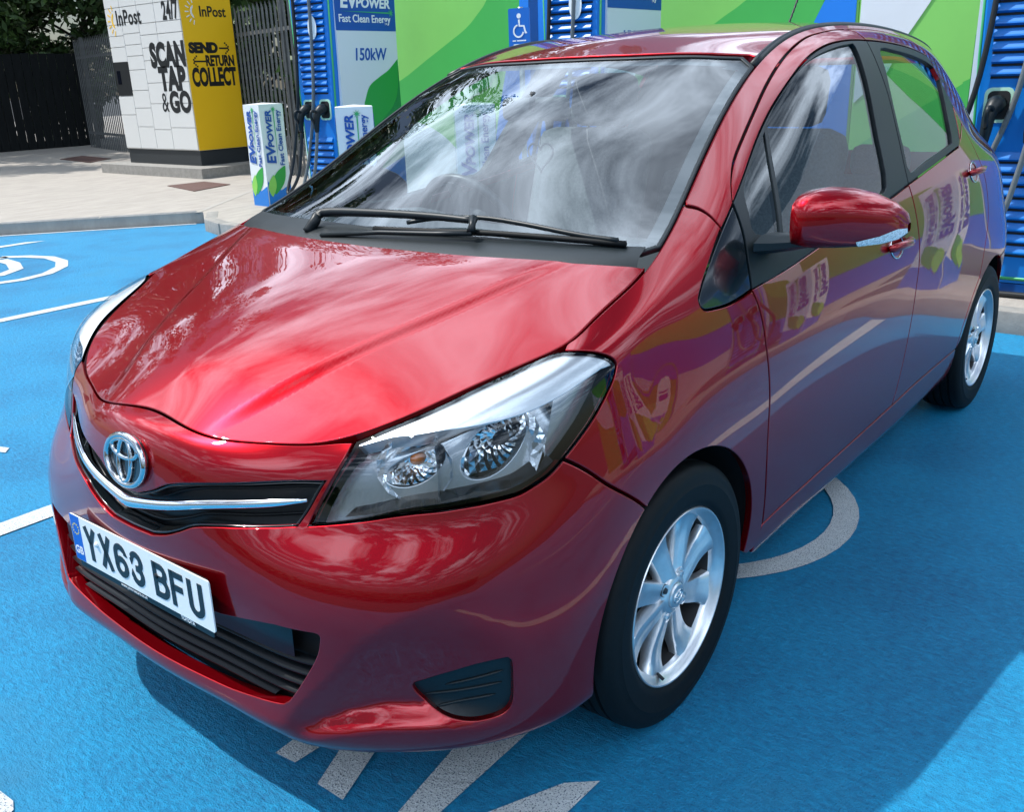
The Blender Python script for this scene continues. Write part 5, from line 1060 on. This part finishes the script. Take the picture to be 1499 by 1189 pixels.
tt('SCAN',hw-.46,1.57,.45,.74,.026); tt('TAP',hw-.42,1.235,.44,.82,.026); tt('GO',hw-.30,.905,.40,.86,.020); tt('&',hw-.70,.905,.40,.72,.0)
tt('InPost',-.36,2.14,.30,.86,.006)
def sunlogo(T,s,M,Md):
    b=MB(); b.prism([(.10*s*math.cos(q),.115*s*math.sin(q)) for q in np.linspace(math.pi*.60,math.pi*1.40,14)]+[(.055*s*math.cos(q)-.01*s,.075*s*math.sin(q)) for q in np.linspace(math.pi*1.32,math.pi*.68,12)],0,.002,T=T); b.build('logo_crescent',M,LK)
    for a in (105,130,155,180,205,230,255):
        c,sn=math.cos(math.radians(a)),math.sin(math.radians(a)); MB().prism(band([(.135*s*c,.15*s*sn),(.21*s*c,.225*s*sn)],.018*s),0,.002,T=T).build('logo_ray',Md,LK)
sunlogo(Tx@Matrix.Translation((-hw+.27,2.12,.021)),1.0,LY,LY)
Tz=Ty@Matrix.Translation((0,0,.007)); tz=lambda s,x,z,sz,sx,bo:text_mesh('lettering',s,LB,Tz@Matrix.Translation((x,z,0)),sz,LK,sx=sx,bold=bo)
tz('InPost',.10,2.15,.20,.90,.004); sunlogo(Tz@Matrix.Translation((-.19,2.15,0)),.8,WT,WT)
tz('SEND',-.13,1.655,.185,1.05,.013); tz('RETURN',.13,1.475,.20,.66,.010); tz('COLLECT',.0,1.245,.34,.52,.016)
for (x0,x1,z) in ((.14,.30,1.655),(-.10,-.32,1.475)):
    MB().prism(band([(x0,z),(x1,z)],.022),0,.002,T=Tz).build('arrow_shaft',LB,LK)
    s=1 if x1>x0 else -1
    for k in range(1,4):
        for q in (1,-1): MB().prism(rrect(.024,.024,.002,cx=x1-s*.026*(k-1),cy=z+q*.026*k*.9),0,.002,T=Tz).build('arrow_dot',LB,LK)
pl=MB().prism([(-7.9,-13.35),(-6.47,-13.35),(-6.47,-10.56),(-7.9,-10.56)],.10,.26).build('plinth_slab',KERB); tag(pl,'grey concrete slab under the parcel locker','plinth')
# ================= fences =================
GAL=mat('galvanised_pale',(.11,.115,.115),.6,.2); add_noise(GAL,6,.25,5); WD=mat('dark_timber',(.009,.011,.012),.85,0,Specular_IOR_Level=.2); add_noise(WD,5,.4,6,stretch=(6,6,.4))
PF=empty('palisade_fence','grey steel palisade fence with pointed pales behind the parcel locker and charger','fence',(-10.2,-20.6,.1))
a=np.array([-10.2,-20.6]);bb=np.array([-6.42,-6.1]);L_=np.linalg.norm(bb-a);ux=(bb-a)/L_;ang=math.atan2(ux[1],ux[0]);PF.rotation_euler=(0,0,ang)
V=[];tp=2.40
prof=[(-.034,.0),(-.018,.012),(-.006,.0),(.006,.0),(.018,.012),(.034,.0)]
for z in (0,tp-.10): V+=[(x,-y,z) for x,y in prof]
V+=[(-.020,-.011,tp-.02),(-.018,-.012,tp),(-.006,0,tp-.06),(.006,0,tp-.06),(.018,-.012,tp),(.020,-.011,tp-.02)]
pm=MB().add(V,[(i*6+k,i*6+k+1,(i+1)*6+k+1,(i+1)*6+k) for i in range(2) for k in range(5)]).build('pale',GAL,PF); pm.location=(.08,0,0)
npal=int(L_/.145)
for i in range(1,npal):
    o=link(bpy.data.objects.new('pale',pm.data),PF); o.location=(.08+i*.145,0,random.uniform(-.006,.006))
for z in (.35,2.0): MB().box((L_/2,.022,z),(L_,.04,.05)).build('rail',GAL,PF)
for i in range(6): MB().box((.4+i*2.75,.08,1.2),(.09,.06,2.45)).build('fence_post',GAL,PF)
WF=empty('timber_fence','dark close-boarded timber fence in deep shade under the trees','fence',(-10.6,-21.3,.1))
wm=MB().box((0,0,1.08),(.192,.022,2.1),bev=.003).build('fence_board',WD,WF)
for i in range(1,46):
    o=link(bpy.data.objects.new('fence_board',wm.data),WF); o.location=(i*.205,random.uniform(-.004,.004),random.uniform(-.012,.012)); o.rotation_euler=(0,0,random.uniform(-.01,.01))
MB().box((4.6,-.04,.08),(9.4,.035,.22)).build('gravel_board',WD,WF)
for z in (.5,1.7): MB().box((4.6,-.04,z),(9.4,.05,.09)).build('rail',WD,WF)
# ================= trees =================
LEAF=mat('leaf',(.035,.085,.018),.55,0,Subsurface_Weight=0.0); N,L,b_=nodes(LEAF)
oi=N.new('ShaderNodeNewGeometry'); rpn=N.new('ShaderNodeValToRGB'); rpn.color_ramp.elements[0].color=(.018,.05,.012,1); rpn.color_ramp.elements[1].color=(.075,.14,.03,1); L.new(oi.outputs['Random Per Island'],rpn.inputs[0]); L.new(rpn.outputs[0],b_.inputs['Base Color'])
BARK=mat('bark',(.05,.04,.032),.9); add_noise(BARK,12,.4,6,bump=.6,dist=.02,stretch=(3,3,.5))
def tree(loc,H,R,label,seed,nl=9000,low=.35,ls=.13,nm='broadleaf_tree',cat='tree',grp='trees behind the fences'):
    rg=np.random.default_rng(seed); T=empty(nm,label,cat,loc,0,grp)
    tr=MB(); th=H*.55; pts=[(rg.normal(0,.08)*i,rg.normal(0,.08)*i,th*i/5) for i in range(6)]; tr.tube(pts,np.linspace(.22,.10,6)*H/11,10)
    tips=[]
    for k in range(13):
        z=H*(low*.9+.5*rg.random());a=rg.random()*6.283;r=R*(.55+.4*rg.random());b0=np.array([0,0,min(z,th)*.85+.3]);e=np.array([r*math.cos(a),r*math.sin(a),z+H*.18*rg.random()])
        m1=(b0+e)/2+[0,0,.25*rg.random()*R];q=crom([b0,m1,e],4);tr.tube(q,np.linspace(.075,.012,len(q))*H/11,6);tips+=[q[-1],q[len(q)//2],q[-3]]
    tr.build('trunk',BARK,T,True)
    # leaf clumps round the limbs and through the crown
    C=list(tips)
    while len(C)<75:
        d=rg.normal(size=3);d/=np.linalg.norm(d);rr=rg.random()**.45;p=np.array([d[0]*R*rr,d[1]*R*rr,H*(.5+low*.5)+d[2]*H*(.5-low*.5)*rr]);
        if p[2]>H*low*.8: C.append(p)
    C=np.array(C);ci=rg.integers(0,len(C),nl);cr=rg.uniform(.35,.95,len(C))[ci]*R*.30
    d=rg.normal(size=(nl,3));d/=np.linalg.norm(d,axis=1,keepdims=True);P=C[ci]+d*(rg.random(nl)**.5*cr)[:,None]*[1,1,.75]
    n=rg.normal(size=(nl,3))+[0,0,.7];n/=np.linalg.norm(n,axis=1,keepdims=True);a=rg.normal(size=(nl,3));a-=n*(a*n).sum(1,keepdims=True);a/=np.linalg.norm(a,axis=1,keepdims=True);b2=np.cross(n,a)
    s=ls*rg.uniform(.6,1.3,nl)[:,None];V=np.stack([P-a*s,P-b2*s*.42+n*s*.1,P+a*s,P+b2*s*.42+n*s*.1],1).reshape(-1,3)
    me=bpy.data.meshes.new('crown');me.vertices.add(nl*4);me.vertices.foreach_set('co',V.ravel());me.loops.add(nl*4);me.loops.foreach_set('vertex_index',np.arange(nl*4));me.polygons.add(nl);me.polygons.foreach_set('loop_start',np.arange(nl)*4);me.polygons.foreach_set('loop_total',np.full(nl,4));me.update();me.validate()
    me.materials.append(LEAF);link(bpy.data.objects.new('crown',me),T)
tree((-14.2,-17.6,0),16.5,5.2,'tall spreading tree behind the palisade fence near the parcel locker',1,20000,.14)
tree((-9.2,-23.6,0),18.5,5.6,'tallest tree, right behind the middle of the timber fence',2,22000,.12)
tree((-3.6,-22.6,0),13.0,4.2,'tree behind the end of the timber fence, shading the locker',3,15000,.16)
tree((-14.0,-24.5,0),14.5,4.6,'dark tree behind the corner where timber and palisade fences meet',4,14000,.12)
tree((-12.0,-10.5,0),10.5,3.4,'leafy tree behind the palisade fence near the first charger',5,12000,.15)
tree((4.5,-25.5,0),8.5,3.8,'low broad tree beyond the weathered kerb past the timber fence',6,10000,.15)
for k,(x,y,lb) in enumerate(((-11.8,-23.2,'dense dark shrub behind the corner of the timber fence'),(-9.4,-23.0,'dense dark shrub behind the middle boards of the timber fence'),(-6.8,-23.1,'dense dark shrub behind the timber fence, in line with the first access cover'),(-3.8,-23.2,'dense dark shrub behind the open end of the timber fence'),(-11.6,-18.2,'dense shrub behind the palisade fence beside the timber fence'),(-10.6,-14.2,'dense shrub behind the palisade fence directly behind the parcel locker'),(-9.6,-10.4,'dense shrub behind the palisade fence between locker and charger'),(-8.8,-7.4,'dense shrub behind the palisade fence at the hoarding end'))):
    tree((x-.55,y-.9,0),6.5,2.2,lb,30+k,10000,.02,.12,'shrub','shrub','shrubs behind the fences')
hg=empty('added_hedge','leafy strip added out of view ahead of the car to darken a band of its reflections','added_hedge',(20,0,0))  # unseen leaf strip, added to put a dark band in the bumper reflection
rg=np.random.default_rng(21);nl=14000;P=np.c_[rg.uniform(-1,1,nl),rg.uniform(-26,30,nl),rg.uniform(.05,2.1,nl)];s=.14*rg.uniform(.6,1.4,nl)[:,None];n=rg.normal(size=(nl,3));n/=np.linalg.norm(n,axis=1,keepdims=True);a=np.cross(n,rg.normal(size=(nl,3)));a/=np.linalg.norm(a,axis=1,keepdims=True);b2=np.cross(n,a)
V=np.stack([P-a*s,P-b2*s*.5,P+a*s,P+b2*s*.5],1).reshape(-1,3);MB().add(V,[(4*i,4*i+1,4*i+2,4*i+3) for i in range(nl)]).build('foliage',LEAF,hg)
